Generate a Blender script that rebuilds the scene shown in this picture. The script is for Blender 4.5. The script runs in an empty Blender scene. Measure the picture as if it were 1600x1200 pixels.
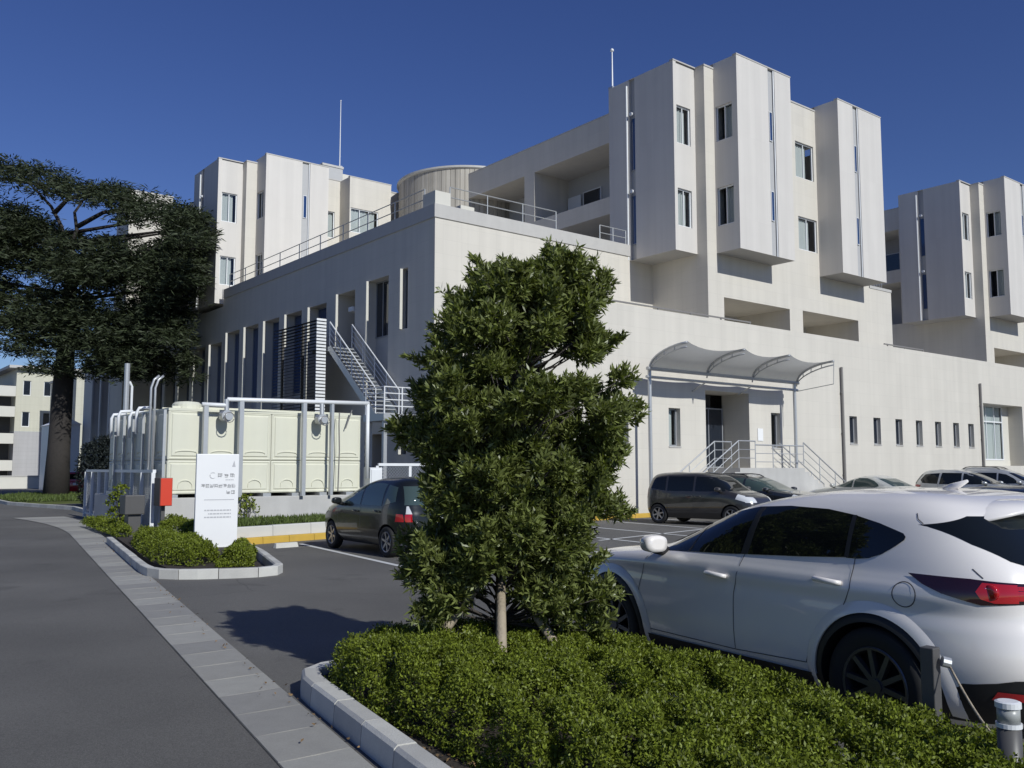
import bpy, math, random
import numpy as np
from mathutils import Vector, Matrix

R = math.radians
rnd = random.Random(7)
S = bpy.context.scene
C = S.collection

# ------------------------------------------------------------------ camera, sky, sun, exposure
cam_d = bpy.data.cameras.new('camera')
cam = bpy.data.objects.new('camera', cam_d); C.objects.link(cam)
cam_d.sensor_width = 36.0; cam_d.lens = 36.0 * 1425 / 1600
cam_d.clip_end = 3000
cam.location = (0, 0, 1.8)
cam.rotation_euler = (R(90 + 5.33), 0, R(-(90 - 51.6)))
S.camera = cam
SUN_EL, SUN_DEV = 34.0, -0.6
sun_vec = Vector((math.sin(R(SUN_DEV)) * math.cos(R(SUN_EL)), -math.cos(R(SUN_DEV)) * math.cos(R(SUN_EL)), math.sin(R(SUN_EL))))
W = bpy.data.worlds.new('World'); S.world = W; W.use_nodes = True
wn = W.node_tree; wn.nodes.clear()
sky = wn.nodes.new('ShaderNodeTexSky'); sky.sky_type = 'NISHITA'; sky.sun_disc = False
sky.sun_elevation = R(SUN_EL); sky.sun_rotation = math.atan2(sun_vec.x, sun_vec.y)
sky.air_density = 1.0; sky.dust_density = 0.0; sky.ozone_density = 5.5; sky.altitude = 50
hs = wn.nodes.new('ShaderNodeHueSaturation'); hs.inputs['Saturation'].default_value = 1.13; hs.inputs['Hue'].default_value = 0.521
bg = wn.nodes.new('ShaderNodeBackground'); bg.inputs['Strength'].default_value = 0.073
wo = wn.nodes.new('ShaderNodeOutputWorld')
wn.links.new(sky.outputs[0], hs.inputs['Color']); wn.links.new(hs.outputs[0], bg.inputs['Color']); wn.links.new(bg.outputs[0], wo.inputs['Surface'])
sd = bpy.data.lights.new('sun', 'SUN'); sd.energy = 3.85; sd.angle = R(0.53); sd.color = (0.965, 0.975, 0.94)
so = bpy.data.objects.new('sun', sd); C.objects.link(so); so.location = (0, -20, 40)
so.rotation_euler = (-sun_vec).to_track_quat('-Z', 'Y').to_euler()
S.view_settings.view_transform = 'Standard'; S.view_settings.look = 'None'
S.view_settings.exposure = 0.0; S.view_settings.gamma = 1.0
S.cycles.max_bounces = 6; S.cycles.transparent_max_bounces = 12

# ------------------------------------------------------------------ materials
def mat(name, col, rough=0.7, metal=0.0, noise=0.0, nscale=4.0, bump=0.0, bscale=40.0, spec=0.5, coat=0.0, streak=0.0, island=0.0, trans=0.0, fine=0.0, ttint=(1.25, 1.35, 0.5)):
    m = bpy.data.materials.new(name); m.use_nodes = True
    nt = m.node_tree; p = nt.nodes['Principled BSDF']; L = nt.links.new
    p.inputs['Roughness'].default_value = rough; p.inputs['Metallic'].default_value = metal
    p.inputs['Specular IOR Level'].default_value = spec; p.inputs['Coat Weight'].default_value = coat
    p.inputs['Coat Roughness'].default_value = 0.03
    p.inputs['Base Color'].default_value = (*col, 1)
    tc = nt.nodes.new('ShaderNodeTexCoord')
    fac = None
    def addf(sock, amt):
        nonlocal fac
        a = nt.nodes.new('ShaderNodeMath'); a.operation = 'SUBTRACT'; L(sock, a.inputs[0]); a.inputs[1].default_value = 0.5
        b = nt.nodes.new('ShaderNodeMath'); b.operation = 'MULTIPLY'; L(a.outputs[0], b.inputs[0]); b.inputs[1].default_value = 2 * amt
        if fac is None: fac = b.outputs[0]
        else:
            c = nt.nodes.new('ShaderNodeMath'); L(fac, c.inputs[0]); L(b.outputs[0], c.inputs[1]); fac = c.outputs[0]
    if noise:
        n = nt.nodes.new('ShaderNodeTexNoise'); n.inputs['Scale'].default_value = nscale; n.inputs['Detail'].default_value = 6
        L(tc.outputs['Object'], n.inputs['Vector']); addf(n.outputs['Fac'], noise)
    if fine:
        n = nt.nodes.new('ShaderNodeTexNoise'); n.inputs['Scale'].default_value = 90; n.inputs['Detail'].default_value = 3
        L(tc.outputs['Object'], n.inputs['Vector']); addf(n.outputs['Fac'], fine)
    if streak:
        mp = nt.nodes.new('ShaderNodeMapping'); mp.inputs['Scale'].default_value = (1.6, 1.6, 0.06)
        n = nt.nodes.new('ShaderNodeTexNoise'); n.inputs['Scale'].default_value = 1.5; n.inputs['Detail'].default_value = 5
        L(tc.outputs['Object'], mp.inputs['Vector']); L(mp.outputs[0], n.inputs['Vector']); addf(n.outputs['Fac'], streak)
    if island:
        g = nt.nodes.new('ShaderNodeNewGeometry'); addf(g.outputs['Random Per Island'], island)
    if fac is not None:
        one = nt.nodes.new('ShaderNodeMath'); L(fac, one.inputs[0]); one.inputs[1].default_value = 1.0
        mx = nt.nodes.new('ShaderNodeVectorMath'); mx.operation = 'SCALE'
        mx.inputs[0].default_value = col; L(one.outputs[0], mx.inputs['Scale']); L(mx.outputs[0], p.inputs['Base Color'])
    if bump:
        n = nt.nodes.new('ShaderNodeTexNoise'); n.inputs['Scale'].default_value = bscale; n.inputs['Detail'].default_value = 4
        L(tc.outputs['Object'], n.inputs['Vector'])
        b = nt.nodes.new('ShaderNodeBump'); b.inputs['Strength'].default_value = bump; b.inputs['Distance'].default_value = 0.02
        L(n.outputs['Fac'], b.inputs['Height']); L(b.outputs[0], p.inputs['Normal'])
    if trans:
        t = nt.nodes.new('ShaderNodeBsdfTranslucent')
        src = p.inputs['Base Color'].links
        sc = nt.nodes.new('ShaderNodeVectorMath'); sc.operation = 'MULTIPLY'; sc.inputs[1].default_value = ttint
        if src: L(src[0].from_socket, sc.inputs[0])
        else: sc.inputs[0].default_value = col
        L(sc.outputs[0], t.inputs['Color'])
        ms = nt.nodes.new('ShaderNodeMixShader'); ms.inputs[0].default_value = trans
        out = nt.nodes['Material Output']
        L(p.outputs[0], ms.inputs[1]); L(t.outputs[0], ms.inputs[2]); L(ms.outputs[0], out.inputs['Surface'])
    return m

def panel_mat(name, col, pw, ph, joint=0.75, jw=0.012, noise=0.05, streak=0.11, rough=0.6):
    """cladding with real-size panel joints running round the walls (object space)"""
    m = mat(name, col, rough, noise=noise, nscale=0.7, streak=streak, fine=0.04, bump=0.05, bscale=25)
    nt = m.node_tree; L = nt.links.new; p = nt.nodes['Principled BSDF']
    tc = nt.nodes.new('ShaderNodeTexCoord'); sx = nt.nodes.new('ShaderNodeSeparateXYZ'); L(tc.outputs['Object'], sx.inputs[0])
    def M(op, a, b=None):
        n = nt.nodes.new('ShaderNodeMath'); n.operation = op
        for i, v in enumerate((a, b)):
            if v is None: continue
            if isinstance(v, (int, float)): n.inputs[i].default_value = v
            else: L(v, n.inputs[i])
        return n.outputs[0]
    u = M('ADD', sx.outputs[0], sx.outputs[1])
    ju = M('LESS_THAN', M('FRACT', M('DIVIDE', M('ADD', u, 500.0), pw)), jw / pw)
    jz = M('LESS_THAN', M('FRACT', M('DIVIDE', M('ADD', sx.outputs[2], 100.0), ph)), jw / ph)
    j = M('MAXIMUM', ju, jz)
    # each panel a slightly different tone
    cell = nt.nodes.new('ShaderNodeTexWhiteNoise'); cell.noise_dimensions = '2D'
    cv = nt.nodes.new('ShaderNodeCombineXYZ'); L(M('FLOOR', M('DIVIDE', M('ADD', u, 500.0), pw)), cv.inputs[0]); L(M('FLOOR', M('DIVIDE', M('ADD', sx.outputs[2], 100.0), ph)), cv.inputs[1])
    L(cv.outputs[0], cell.inputs['Vector'])
    tone = M('ADD', 0.985, M('MULTIPLY', cell.outputs['Value'], 0.03))
    k = M('MULTIPLY', tone, M('SUBTRACT', 1.0, M('MULTIPLY', j, 1 - joint)))
    src = p.inputs['Base Color'].links[0].from_socket
    mx = nt.nodes.new('ShaderNodeVectorMath'); mx.operation = 'SCALE'; L(src, mx.inputs[0]); L(k, mx.inputs['Scale'])
    L(mx.outputs[0], p.inputs['Base Color'])
    return m

def glass_mat(name, tint, refl_rough=0.02, alpha=0.75):
    m = bpy.data.materials.new(name); m.use_nodes = True
    nt = m.node_tree; nt.nodes.clear(); L = nt.links.new
    out = nt.nodes.new('ShaderNodeOutputMaterial')
    t = nt.nodes.new('ShaderNodeBsdfTransparent'); t.inputs[0].default_value = (*[c * alpha for c in tint], 1)
    g = nt.nodes.new('ShaderNodeBsdfGlossy'); g.inputs['Roughness'].default_value = refl_rough; g.inputs['Color'].default_value = (0.95, 0.97, 1, 1)
    gm = nt.nodes.new('ShaderNodeNewGeometry'); f0 = nt.nodes.new('ShaderNodeFresnel'); f0.inputs['IOR'].default_value = 1.6; L(gm.outputs['Normal'], f0.inputs['Normal'])
    f = nt.nodes.new('ShaderNodeMath'); f.operation = 'MULTIPLY'; bk = nt.nodes.new('ShaderNodeMath'); bk.operation = 'SUBTRACT'; bk.inputs[0].default_value = 1.0; L(gm.outputs['Backfacing'], bk.inputs[1]); L(f0.outputs[0], f.inputs[0]); L(bk.outputs[0], f.inputs[1])
    ms = nt.nodes.new('ShaderNodeMixShader'); L(f.outputs[0], ms.inputs[0]); L(t.outputs[0], ms.inputs[1]); L(g.outputs[0], ms.inputs[2])
    L(ms.outputs[0], out.inputs['Surface'])
    return m

M = {}
M['tile'] = panel_mat('cream_tile_cladding', (0.60, 0.565, 0.50), 0.9, 0.6, joint=0.9)
M['bay'] = panel_mat('white_bay_cladding', (0.605, 0.575, 0.535), 0.45, 3.9, joint=0.95)
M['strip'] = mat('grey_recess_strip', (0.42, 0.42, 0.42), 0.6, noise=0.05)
M['pale'] = mat('pale_wall', (0.60, 0.58, 0.52), 0.7, noise=0.06, nscale=1)
M['coping'] = mat('coping_metal', (0.47, 0.455, 0.43), 0.6, noise=0.06, streak=0.08)
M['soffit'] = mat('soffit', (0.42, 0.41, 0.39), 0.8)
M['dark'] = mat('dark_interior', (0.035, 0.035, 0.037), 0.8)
M['frame_w'] = mat('white_window_frame', (0.72, 0.73, 0.74), 0.35)
M['frame_g'] = mat('grey_window_frame', (0.30, 0.31, 0.33), 0.4, metal=0.2)
M['pane'] = glass_mat('window_glass', (0.93, 0.96, 0.96), alpha=0.96)
M['pane_d'] = mat('dark_glass', (0.015, 0.02, 0.03), 0.03, spec=0.9)
M['pane_sky'] = mat('sky_reflection_glass', (0.02, 0.05, 0.14), 0.03, spec=0.9)  # reflected sky blue put into the glass colour
M['curtain'] = mat('pale_green_curtain', (0.44, 0.46, 0.45), 0.9, streak=0.25)
M['steel'] = mat('galvanised_steel', (0.50, 0.51, 0.52), 0.38, metal=0.5, noise=0.08, nscale=8)
M['rail'] = mat('rail_grey', (0.42, 0.43, 0.43), 0.4, metal=0.35)
M['pipe_d'] = mat('downpipe_grey', (0.20, 0.19, 0.18), 0.5)
M['concrete'] = mat('concrete', (0.46, 0.45, 0.43), 0.85, noise=0.15, nscale=1.5, bump=0.2, bscale=60, streak=0.12, fine=0.1)
M['kerb'] = mat('kerb_concrete', (0.54, 0.53, 0.49), 0.85, noise=0.13, nscale=5, bump=0.25, bscale=120, fine=0.15)
M['kerb_w'] = mat('pale_kerb_concrete', (0.55, 0.54, 0.50), 0.8, noise=0.1, nscale=3, fine=0.1)
M['kerb2'] = mat('kerb_concrete_worn', (0.46, 0.45, 0.42), 0.85, noise=0.16, nscale=4, bump=0.25, bscale=120, fine=0.15)
M['gut'] = [mat('gutter_slab_%s' % n, c, 0.85, noise=0.14, nscale=6, bump=0.3, bscale=150, fine=0.16) for n, c in (('light', (0.34, 0.33, 0.30)), ('mid', (0.30, 0.29, 0.265)), ('dark', (0.265, 0.257, 0.24)))]
M['asphalt'] = mat('asphalt_lot', (0.132, 0.126, 0.115), 0.85, noise=0.14, nscale=0.5, bump=0.5, bscale=180, fine=0.22)
M['asphalt_r'] = mat('asphalt_road', (0.130, 0.124, 0.113), 0.85, noise=0.14, nscale=0.35, bump=0.5, bscale=180, fine=0.22)
M['white'] = mat('white_road_paint', (0.62, 0.62, 0.60), 0.7, noise=0.2, nscale=14, fine=0.1)
M['yellow'] = mat('yellow_kerb_paint', (0.52, 0.33, 0.05), 0.7, noise=0.15, nscale=5, fine=0.1)
M['soil'] = mat('soil', (0.035, 0.027, 0.02), 0.95, noise=0.4, nscale=8, bump=0.8, bscale=30)
M['grass'] = mat('grass_blades', (0.085, 0.12, 0.025), 0.7, island=0.4, trans=0.2)
M['turf'] = mat('turf_soil', (0.06, 0.075, 0.02), 0.95, noise=0.3, nscale=3)
M['leaf'] = mat('glossy_leaf', (0.150, 0.175, 0.050), 0.40, island=0.6, trans=0.30, spec=0.5)
M['hedge'] = mat('hedge_leaf', (0.150, 0.185, 0.020), 0.5, island=0.55, trans=0.25, spec=0.35)
M['cedar'] = mat('cedar_needles', (0.036, 0.047, 0.022), 0.6, island=0.6, trans=0.1, spec=0.3)
M['shrubm'] = mat('dark_shrub_leaf', (0.018, 0.024, 0.022), 0.6, island=0.5, trans=0.1, spec=0.3)
M['bark'] = mat('bark', (0.036, 0.031, 0.028), 0.9, noise=0.35, nscale=6, bump=1.0, bscale=18)
M['bark_d'] = mat('thin_bark', (0.06, 0.05, 0.045), 0.9, noise=0.3, nscale=20, bump=0.6, bscale=60)
M['stake'] = mat('stake_wood', (0.36, 0.30, 0.22), 0.8, noise=0.3, nscale=10, bump=0.4, bscale=50)
M['tank'] = mat('cream_tank_panel', (0.64, 0.63, 0.515), 0.45, noise=0.05, nscale=2, streak=0.06)
M['flange'] = mat('tank_flange', (0.42, 0.41, 0.34), 0.5)
M['wpaint'] = mat('white_metal_paint', (0.72, 0.73, 0.74), 0.4, noise=0.05, streak=0.05)
M['red'] = mat('red_box_paint', (0.62, 0.055, 0.025), 0.4)
M['red_d'] = mat('dark_box_side', (0.10, 0.05, 0.045), 0.5)
M['pedestal'] = mat('dark_grey_metal', (0.085, 0.082, 0.08), 0.45, noise=0.1)
M['signw'] = mat('white_sign_panel', (0.78, 0.78, 0.78), 0.35, noise=0.02)
M['ink'] = mat('grey_sign_ink', (0.24, 0.24, 0.25), 0.6)
M['ink_l'] = mat('pale_sign_ink', (0.45, 0.45, 0.47), 0.6)
M['membrane'] = mat('canopy_membrane', (0.60, 0.60, 0.58), 0.6, trans=0.40, noise=0.06, ttint=(1, 1, 1))
M['timber'] = mat('weathered_boards', (0.40, 0.37, 0.32), 0.85, noise=0.15, nscale=1.2, streak=0.75)
M['far_y'] = panel_mat('far_cream_wall', (0.52, 0.505, 0.41), 2.0, 1.0)
M['far_g'] = panel_mat('far_grey_tile', (0.40, 0.39, 0.39), 1.0, 0.5)
M['roof'] = mat('roof_membrane', (0.30, 0.30, 0.30), 0.9)
# cars
M['p_white'] = mat('pearl_white_paint', (0.84, 0.80, 0.76), 0.26, coat=1.0, spec=0.5)
M['p_black'] = mat('dark_green_black_paint', (0.010, 0.012, 0.012), 0.25, coat=0.5, spec=0.35)
M['p_grey'] = mat('dark_bronze_paint', (0.045, 0.042, 0.040), 0.3, metal=0.3, coat=1.0)
M['p_navy'] = mat('dark_navy_paint', (0.02, 0.024, 0.03), 0.25, coat=1.0)
M['p_silver'] = mat('silver_paint', (0.52, 0.53, 0.52), 0.28, metal=0.55, coat=1.0)
M['p_champ'] = mat('pale_champagne_paint', (0.60, 0.60, 0.55), 0.3, metal=0.3, coat=1.0)
M['p_gun'] = mat('gunmetal_paint', (0.12, 0.125, 0.13), 0.28, metal=0.5, coat=1.0)
M['p_red'] = mat('red_paint', (0.40, 0.02, 0.025), 0.3, coat=1.0)
M['cglass'] = mat('tinted_car_glass', (0.008, 0.010, 0.010), 0.02, spec=0.6)
M['cglass_l'] = mat('green_car_glass', (0.05, 0.075, 0.07), 0.02, spec=0.7)
M['trim'] = mat('black_plastic', (0.016, 0.016, 0.017), 0.55)
M['well'] = mat('wheel_well', (0.006, 0.006, 0.006), 0.9)
M['seam'] = mat('panel_seam', (0.06, 0.06, 0.065), 0.6)
M['tyre'] = mat('tyre_rubber', (0.014, 0.014, 0.014), 0.8)
M['rim_d'] = mat('dark_alloy_rim', (0.13, 0.13, 0.14), 0.35, metal=0.7)
M['rim'] = mat('alloy_rim', (0.36, 0.36, 0.37), 0.3, metal=0.8)
M['chrome'] = mat('chrome', (0.72, 0.72, 0.72), 0.12, metal=1.0)
M['lamp_r'] = mat('red_lamp_lens', (0.42, 0.012, 0.016), 0.08, coat=1.0)
M['lamp_d'] = mat('smoked_lamp_lens', (0.022, 0.004, 0.005), 0.06, coat=1.0)
M['lamp_c'] = mat('clear_lamp_lens', (0.62, 0.63, 0.64), 0.08, coat=1.0)
M['lens'] = mat('frosted_lens', (0.34, 0.35, 0.34), 0.35)
M['seat'] = mat('seat_cloth', (0.10, 0.10, 0.105), 0.9)
M['sticker'] = mat('green_sticker', (0.35, 0.55, 0.50), 0.5)

def asphalt(m):
    nt = m.node_tree; L = nt.links.new; p = nt.nodes['Principled BSDF']; src = p.inputs['Base Color'].links[0].from_socket
    tc = nt.nodes.new('ShaderNodeTexCoord')
    def noise(scale, detail=4):
        n = nt.nodes.new('ShaderNodeTexNoise'); n.inputs['Scale'].default_value = scale; n.inputs['Detail'].default_value = detail; L(tc.outputs['Object'], n.inputs['Vector']); return n
    def ramp(sock, a, b, c0, c1):
        r = nt.nodes.new('ShaderNodeMapRange'); L(sock, r.inputs[0]); r.inputs[1].default_value = a; r.inputs[2].default_value = b; r.inputs[3].default_value = c0; r.inputs[4].default_value = c1; return r.outputs[0]
    def mul(a, b):
        n = nt.nodes.new('ShaderNodeMath'); n.operation = 'MULTIPLY'; L(a, n.inputs[0]); L(b, n.inputs[1]); return n.outputs[0]
    w = noise(1.1, 5); mx = nt.nodes.new('ShaderNodeMixRGB'); mx.inputs[0].default_value = .18; L(tc.outputs['Object'], mx.inputs[1]); L(w.outputs['Color'], mx.inputs[2])
    v = nt.nodes.new('ShaderNodeTexVoronoi'); v.feature = 'DISTANCE_TO_EDGE'; v.inputs['Scale'].default_value = .16; L(mx.outputs[0], v.inputs['Vector'])
    gate = ramp(noise(.25).outputs['Fac'], .50, .58, 0, 1)
    cr = ramp(v.outputs['Distance'], 0.0, .0022, .62, 1.0)
    inv = nt.nodes.new('ShaderNodeMixRGB'); L(gate, inv.inputs[0]); inv.inputs[1].default_value = (1, 1, 1, 1); L(cr, inv.inputs[2])
    st = ramp(noise(.9, 2).outputs['Fac'], .62, .72, 1.0, .76); pale = ramp(noise(.35, 6).outputs['Fac'], .35, .7, .86, 1.13)
    grit = nt.nodes.new('ShaderNodeTexVoronoi'); grit.inputs['Scale'].default_value = 160; L(tc.outputs['Object'], grit.inputs['Vector'])
    gc = nt.nodes.new('ShaderNodeSeparateColor'); L(grit.outputs['Color'], gc.inputs[0]); gr_ = ramp(gc.outputs[0], 0, 1, .72, 1.28)
    k = mul(mul(mul(st, pale), gr_), inv.outputs[0])
    sc = nt.nodes.new('ShaderNodeVectorMath'); sc.operation = 'SCALE'; L(src, sc.inputs[0]); L(k, sc.inputs['Scale']); L(sc.outputs[0], p.inputs['Base Color'])
asphalt(M['asphalt']); asphalt(M['asphalt_r'])

# ------------------------------------------------------------------ mesh helpers
def wloc(o):
    v = Vector((0, 0, 0))
    while o is not None:
        v += o.location; o = o.parent
    return v

class MB:
    def __init__(s): s.v = []; s.f = []; s.mi = []
    def add(s, vs, fs, m=0):
        b = len(s.v); s.v += [tuple(v) for v in vs]
        for f in fs: s.f.append(tuple(b + i for i in f)); s.mi.append(m)
        return s
    def quad(s, a, b, c, d, m=0): return s.add([a, b, c, d], [(0, 1, 2, 3)], m)
    def box(s, x0, x1, y0, y1, z0, z1, m=0):
        v = [(x0, y0, z0), (x1, y0, z0), (x1, y1, z0), (x0, y1, z0), (x0, y0, z1), (x1, y0, z1), (x1, y1, z1), (x0, y1, z1)]
        return s.add(v, [(3, 2, 1, 0), (4, 5, 6, 7), (0, 1, 5, 4), (1, 2, 6, 5), (2, 3, 7, 6), (3, 0, 4, 7)], m)
    def bar(s, p0, p1, w, h, m=0):
        p0 = Vector(p0); p1 = Vector(p1); d = (p1 - p0).normalized()
        up = Vector((0, 0, 1)) if abs(d.z) < 0.95 else Vector((0, 1, 0))
        a = d.cross(up).normalized() * (w / 2); b = a.cross(d).normalized() * (h / 2)
        v = [p + q for p in (p0, p1) for q in (-a - b, a - b, a + b, -a + b)]
        return s.add(v, [(3, 2, 1, 0), (4, 5, 6, 7), (0, 1, 5, 4), (1, 2, 6, 5), (2, 3, 7, 6), (3, 0, 4, 7)], m)
    def tube(s, pts, r, n=8, m=0, caps=True):
        pts = [Vector(p) for p in pts]; k = len(pts)
        rs = r if isinstance(r, (list, tuple)) else [r] * k
        d0 = (pts[1] - pts[0]).normalized()
        up = Vector((0, 0, 1)) if abs(d0.z) < 0.9 else Vector((1, 0, 0))
        a = d0.cross(up).normalized(); vs = []
        for i, p in enumerate(pts):
            d = ((pts[min(i + 1, k - 1)] - pts[max(i - 1, 0)])).normalized()
            a = (a - d * a.dot(d)).normalized(); b = d.cross(a)
            for j in range(n):
                t = 2 * math.pi * j / n
                vs.append(p + (a * math.cos(t) + b * math.sin(t)) * rs[i])
        fs = []
        for i in range(k - 1):
            for j in range(n):
                fs.append((i * n + j, i * n + (j + 1) % n, (i + 1) * n + (j + 1) % n, (i + 1) * n + j))
        if caps: fs += [tuple(range(n - 1, -1, -1)), tuple((k - 1) * n + j for j in range(n))]
        return s.add(vs, fs, m)
    def prism(s, poly, z0, z1, m=0):
        n = len(poly); vs = [(x, y, z0) for x, y in poly] + [(x, y, z1) for x, y in poly]
        return s.add(vs, [tuple(range(n - 1, -1, -1)), tuple(range(n, 2 * n))] + [(i, (i + 1) % n, n + (i + 1) % n, n + i) for i in range(n)], m)
    def grid(s, rows, m=0, closed=False):
        nr, nc = len(rows), len(rows[0]); fs = []
        for i in range(nr - 1):
            for j in range(nc if closed else nc - 1):
                fs.append((i * nc + j, i * nc + (j + 1) % nc, (i + 1) * nc + (j + 1) % nc, (i + 1) * nc + j))
        return s.add([p for r in rows for p in r], fs, m)
    def mesh(s, name, mats, smooth=False):
        me = bpy.data.meshes.new(name); me.from_pydata(s.v, [], s.f)
        for m in (mats if isinstance(mats, (list, tuple)) else [mats]): me.materials.append(m)
        me.polygons.foreach_set('material_index', s.mi)
        if smooth: me.polygons.foreach_set('use_smooth', [True] * len(s.f))
        me.update(); return me
    def build(s, name, mats, parent=None, local=False, smooth=False, bevel=0.0):
        if parent is not None and not local:
            o3 = wloc(parent); s.v = [(v[0] - o3.x, v[1] - o3.y, v[2] - o3.z) for v in s.v]
        o = bpy.data.objects.new(name, s.mesh(name, mats, smooth)); C.objects.link(o)
        if parent is not None: o.parent = parent
        if bevel:
            b = o.modifiers.new('bevel', 'BEVEL'); b.width = bevel; b.segments = 2; b.limit_method = 'ANGLE'
        return o

def tag(o, label=None, cat=None, group=None, kind=None):
    if label: o['label'] = label
    if cat: o['category'] = cat
    if group: o['group'] = group
    if kind: o['kind'] = kind
    return o
def thing(name, label, cat, loc=(0, 0, 0), rz=0.0, group=None, scale=1.0):
    o = bpy.data.objects.new(name, None); C.objects.link(o); o.location = loc; o.rotation_euler = (0, 0, rz)
    o.scale = (scale,) * 3; o.empty_display_size = 0.2
    return tag(o, label, cat, group)
def copy_tree(o, parent=None):
    c = o.copy(); C.objects.link(c)
    if parent is not None: c.parent = parent
    for ch in list(o.children): copy_tree(ch, c)
    return c
def np_obj(name, verts, nper, mats, parent=None, smooth=False):
    """many little polygons (nper verts each) as one mesh, quickly"""
    n = len(verts); k = n // nper
    me = bpy.data.meshes.new(name); me.vertices.add(n); me.vertices.foreach_set('co', np.asarray(verts, np.float32).ravel())
    me.loops.add(n); me.loops.foreach_set('vertex_index', np.arange(n, dtype=np.int32))
    me.polygons.add(k); me.polygons.foreach_set('loop_start', np.arange(0, n, nper, dtype=np.int32))
    try: me.polygons.foreach_set('loop_total', np.full(k, nper, dtype=np.int32))
    except Exception: pass
    me.materials.append(mats); me.update(calc_edges=True); me.validate()
    o = bpy.data.objects.new(name, me); C.objects.link(o)
    if parent is not None: o.parent = parent
    return o

def wall_holes(mb, plane, const, u0, u1, z0, z1, holes, depth=0.14, m=0, mr=None, dirn=1):
    """sheet in plane X or Y = const with rectangular holes and reveals running inwards"""
    mr = m if mr is None else mr
    P = (lambda u, z, d=0: (const + d * dirn, u, z)) if plane == 'X' else (lambda u, z, d=0: (u, const + d * dirn, z))
    us = sorted({u0, u1} | {h[0] for h in holes} | {h[1] for h in holes}); us = [u for u in us if u0 <= u <= u1]
    zs = sorted({z0, z1} | {h[2] for h in holes} | {h[3] for h in holes}); zs = [z for z in zs if z0 <= z <= z1]
    for a, b in zip(us, us[1:]):
        for c, d in zip(zs, zs[1:]):
            um, zm = (a + b) / 2, (c + d) / 2
            if any(h[0] < um < h[1] and h[2] < zm < h[3] for h in holes): continue
            mb.quad(P(a, c), P(b, c), P(b, d), P(a, d), m)
    for h in holes:
        a, b, c, d = h[:4]; dp = h[4] if len(h) > 4 else depth
        mb.quad(P(a, c), P(a, d), P(a, d, dp), P(a, c, dp), mr); mb.quad(P(b, c), P(b, d), P(b, d, dp), P(b, c, dp), mr)
        mb.quad(P(a, d), P(b, d), P(b, d, dp), P(a, d, dp), mr); mb.quad(P(a, c), P(b, c), P(b, c, dp), P(a, c, dp), mr)

def window(parent, plane, const, u0, u1, z0, z1, mull=1, frame='frame_w', pane='pane', curtain=0.0, fw=0.06, ft=0.06, transom=None, back=True):
    """window frame with its panes and curtain as sub-parts; const = outer face of the frame"""
    def B(mb, a, b, c, d, d0, d1, m=0):
        if plane == 'X': mb.box(const + d0, const + d1, a, b, c, d, m)
        else: mb.box(a, b, const + d0, const + d1, c, d, m)
    f = MB()
    B(f, u0, u0 + fw, z0, z1, 0, ft); B(f, u1 - fw, u1, z0, z1, 0, ft)
    B(f, u0 + fw, u1 - fw, z0, z0 + fw, 0, ft); B(f, u0 + fw, u1 - fw, z1 - fw, z1, 0, ft)
    us = [u0 + fw] + [u0 + (u1 - u0) * k / (mull + 1) for k in range(1, mull + 1)] + [u1 - fw]
    for u in us[1:-1]: B(f, u - fw * 0.4, u + fw * 0.4, z0 + fw, z1 - fw, 0.01, ft)
    zt = [z0 + fw, z1 - fw]
    if transom: B(f, u0 + fw, u1 - fw, transom - fw / 2, transom + fw / 2, 0.004, ft - 0.004)
    w = f.build('window', M[frame], parent)
    for a, b in zip(us, us[1:]):
        p = MB(); dq = const + ft * .5; p.add([(dq, u, z) if plane == 'X' else (u, dq, z) for u, z in ((a, z0 + fw), (b, z0 + fw), (b, z1 - fw), (a, z1 - fw))], [(0, 1, 2, 3)]); p.build('pane', M[pane], w)
    if curtain and pane == 'pane':
        c = MB(); a = u0 + fw; n = max(6, int((u1 - u0) / 0.09)); e = u0 + (u1 - u0) * curtain; rows = []
        for z in (z0 + fw, z1 - fw):
            row = []
            for k in range(n + 1):
                u = a + (e - a) * k / n; d = 0.16 + 0.035 * math.sin(k * 2.2)
                row.append((const + d, u, z) if plane == 'X' else (u, const + d, z))
            rows.append(row)
        c.grid(rows); c.build('curtain', M['curtain'], w, smooth=True)
    if back and pane == 'pane':
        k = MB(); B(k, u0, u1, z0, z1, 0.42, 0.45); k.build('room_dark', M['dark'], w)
    return w

# ------------------------------------------------------------------ ground, road, markings, kerbs
TH = R(8.0); cv = Vector((math.sin(TH), math.cos(TH), 0)); ev = Vector((math.cos(TH), -math.sin(TH), 0))
g = MB(); g.quad((-900, -900, 0), (900, -900, 0), (900, 900, 0), (-900, 900, 0))
tag(g.build('ground', M['asphalt']), kind='structure')
def gutL(y): return 2.45 + 0.171 * (y - 5.34)
def gutR(y): return 2.88 + 0.1835 * (y - 5.0)
GY = [-6 + 0.6 * k for k in range(74)]        # gutter slabs 0.6 m
def gl(y):  # the gutter bends left slowly beyond 30 m
    return gutL(y) - (max(0, y - 27) ** 2) * 0.012
def gr(y): return gutR(y) - (max(0, y - 31) ** 2) * 0.012
rd = MB(); ys = [-20 + 2 * k for k in range(100)]
rows = [[(gl(y) - 14, y, 0.004) for y in ys if y < 90], [(gl(min(y, 38)) + max(0, y - 38) * 0.05, y, 0.004) for y in ys if y < 90]]
rd.grid(rows); tag(rd.build('road', M['asphalt_r']), kind='structure')
bed = MB(); bed.grid([[(gl(y) - 0.004, y, 0.011) for y in GY], [(gr(y) + 0.004, y, 0.011) for y in GY]])
gut = tag(bed.build('gutter_strip', M['gut'][2]), kind='structure')
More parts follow.
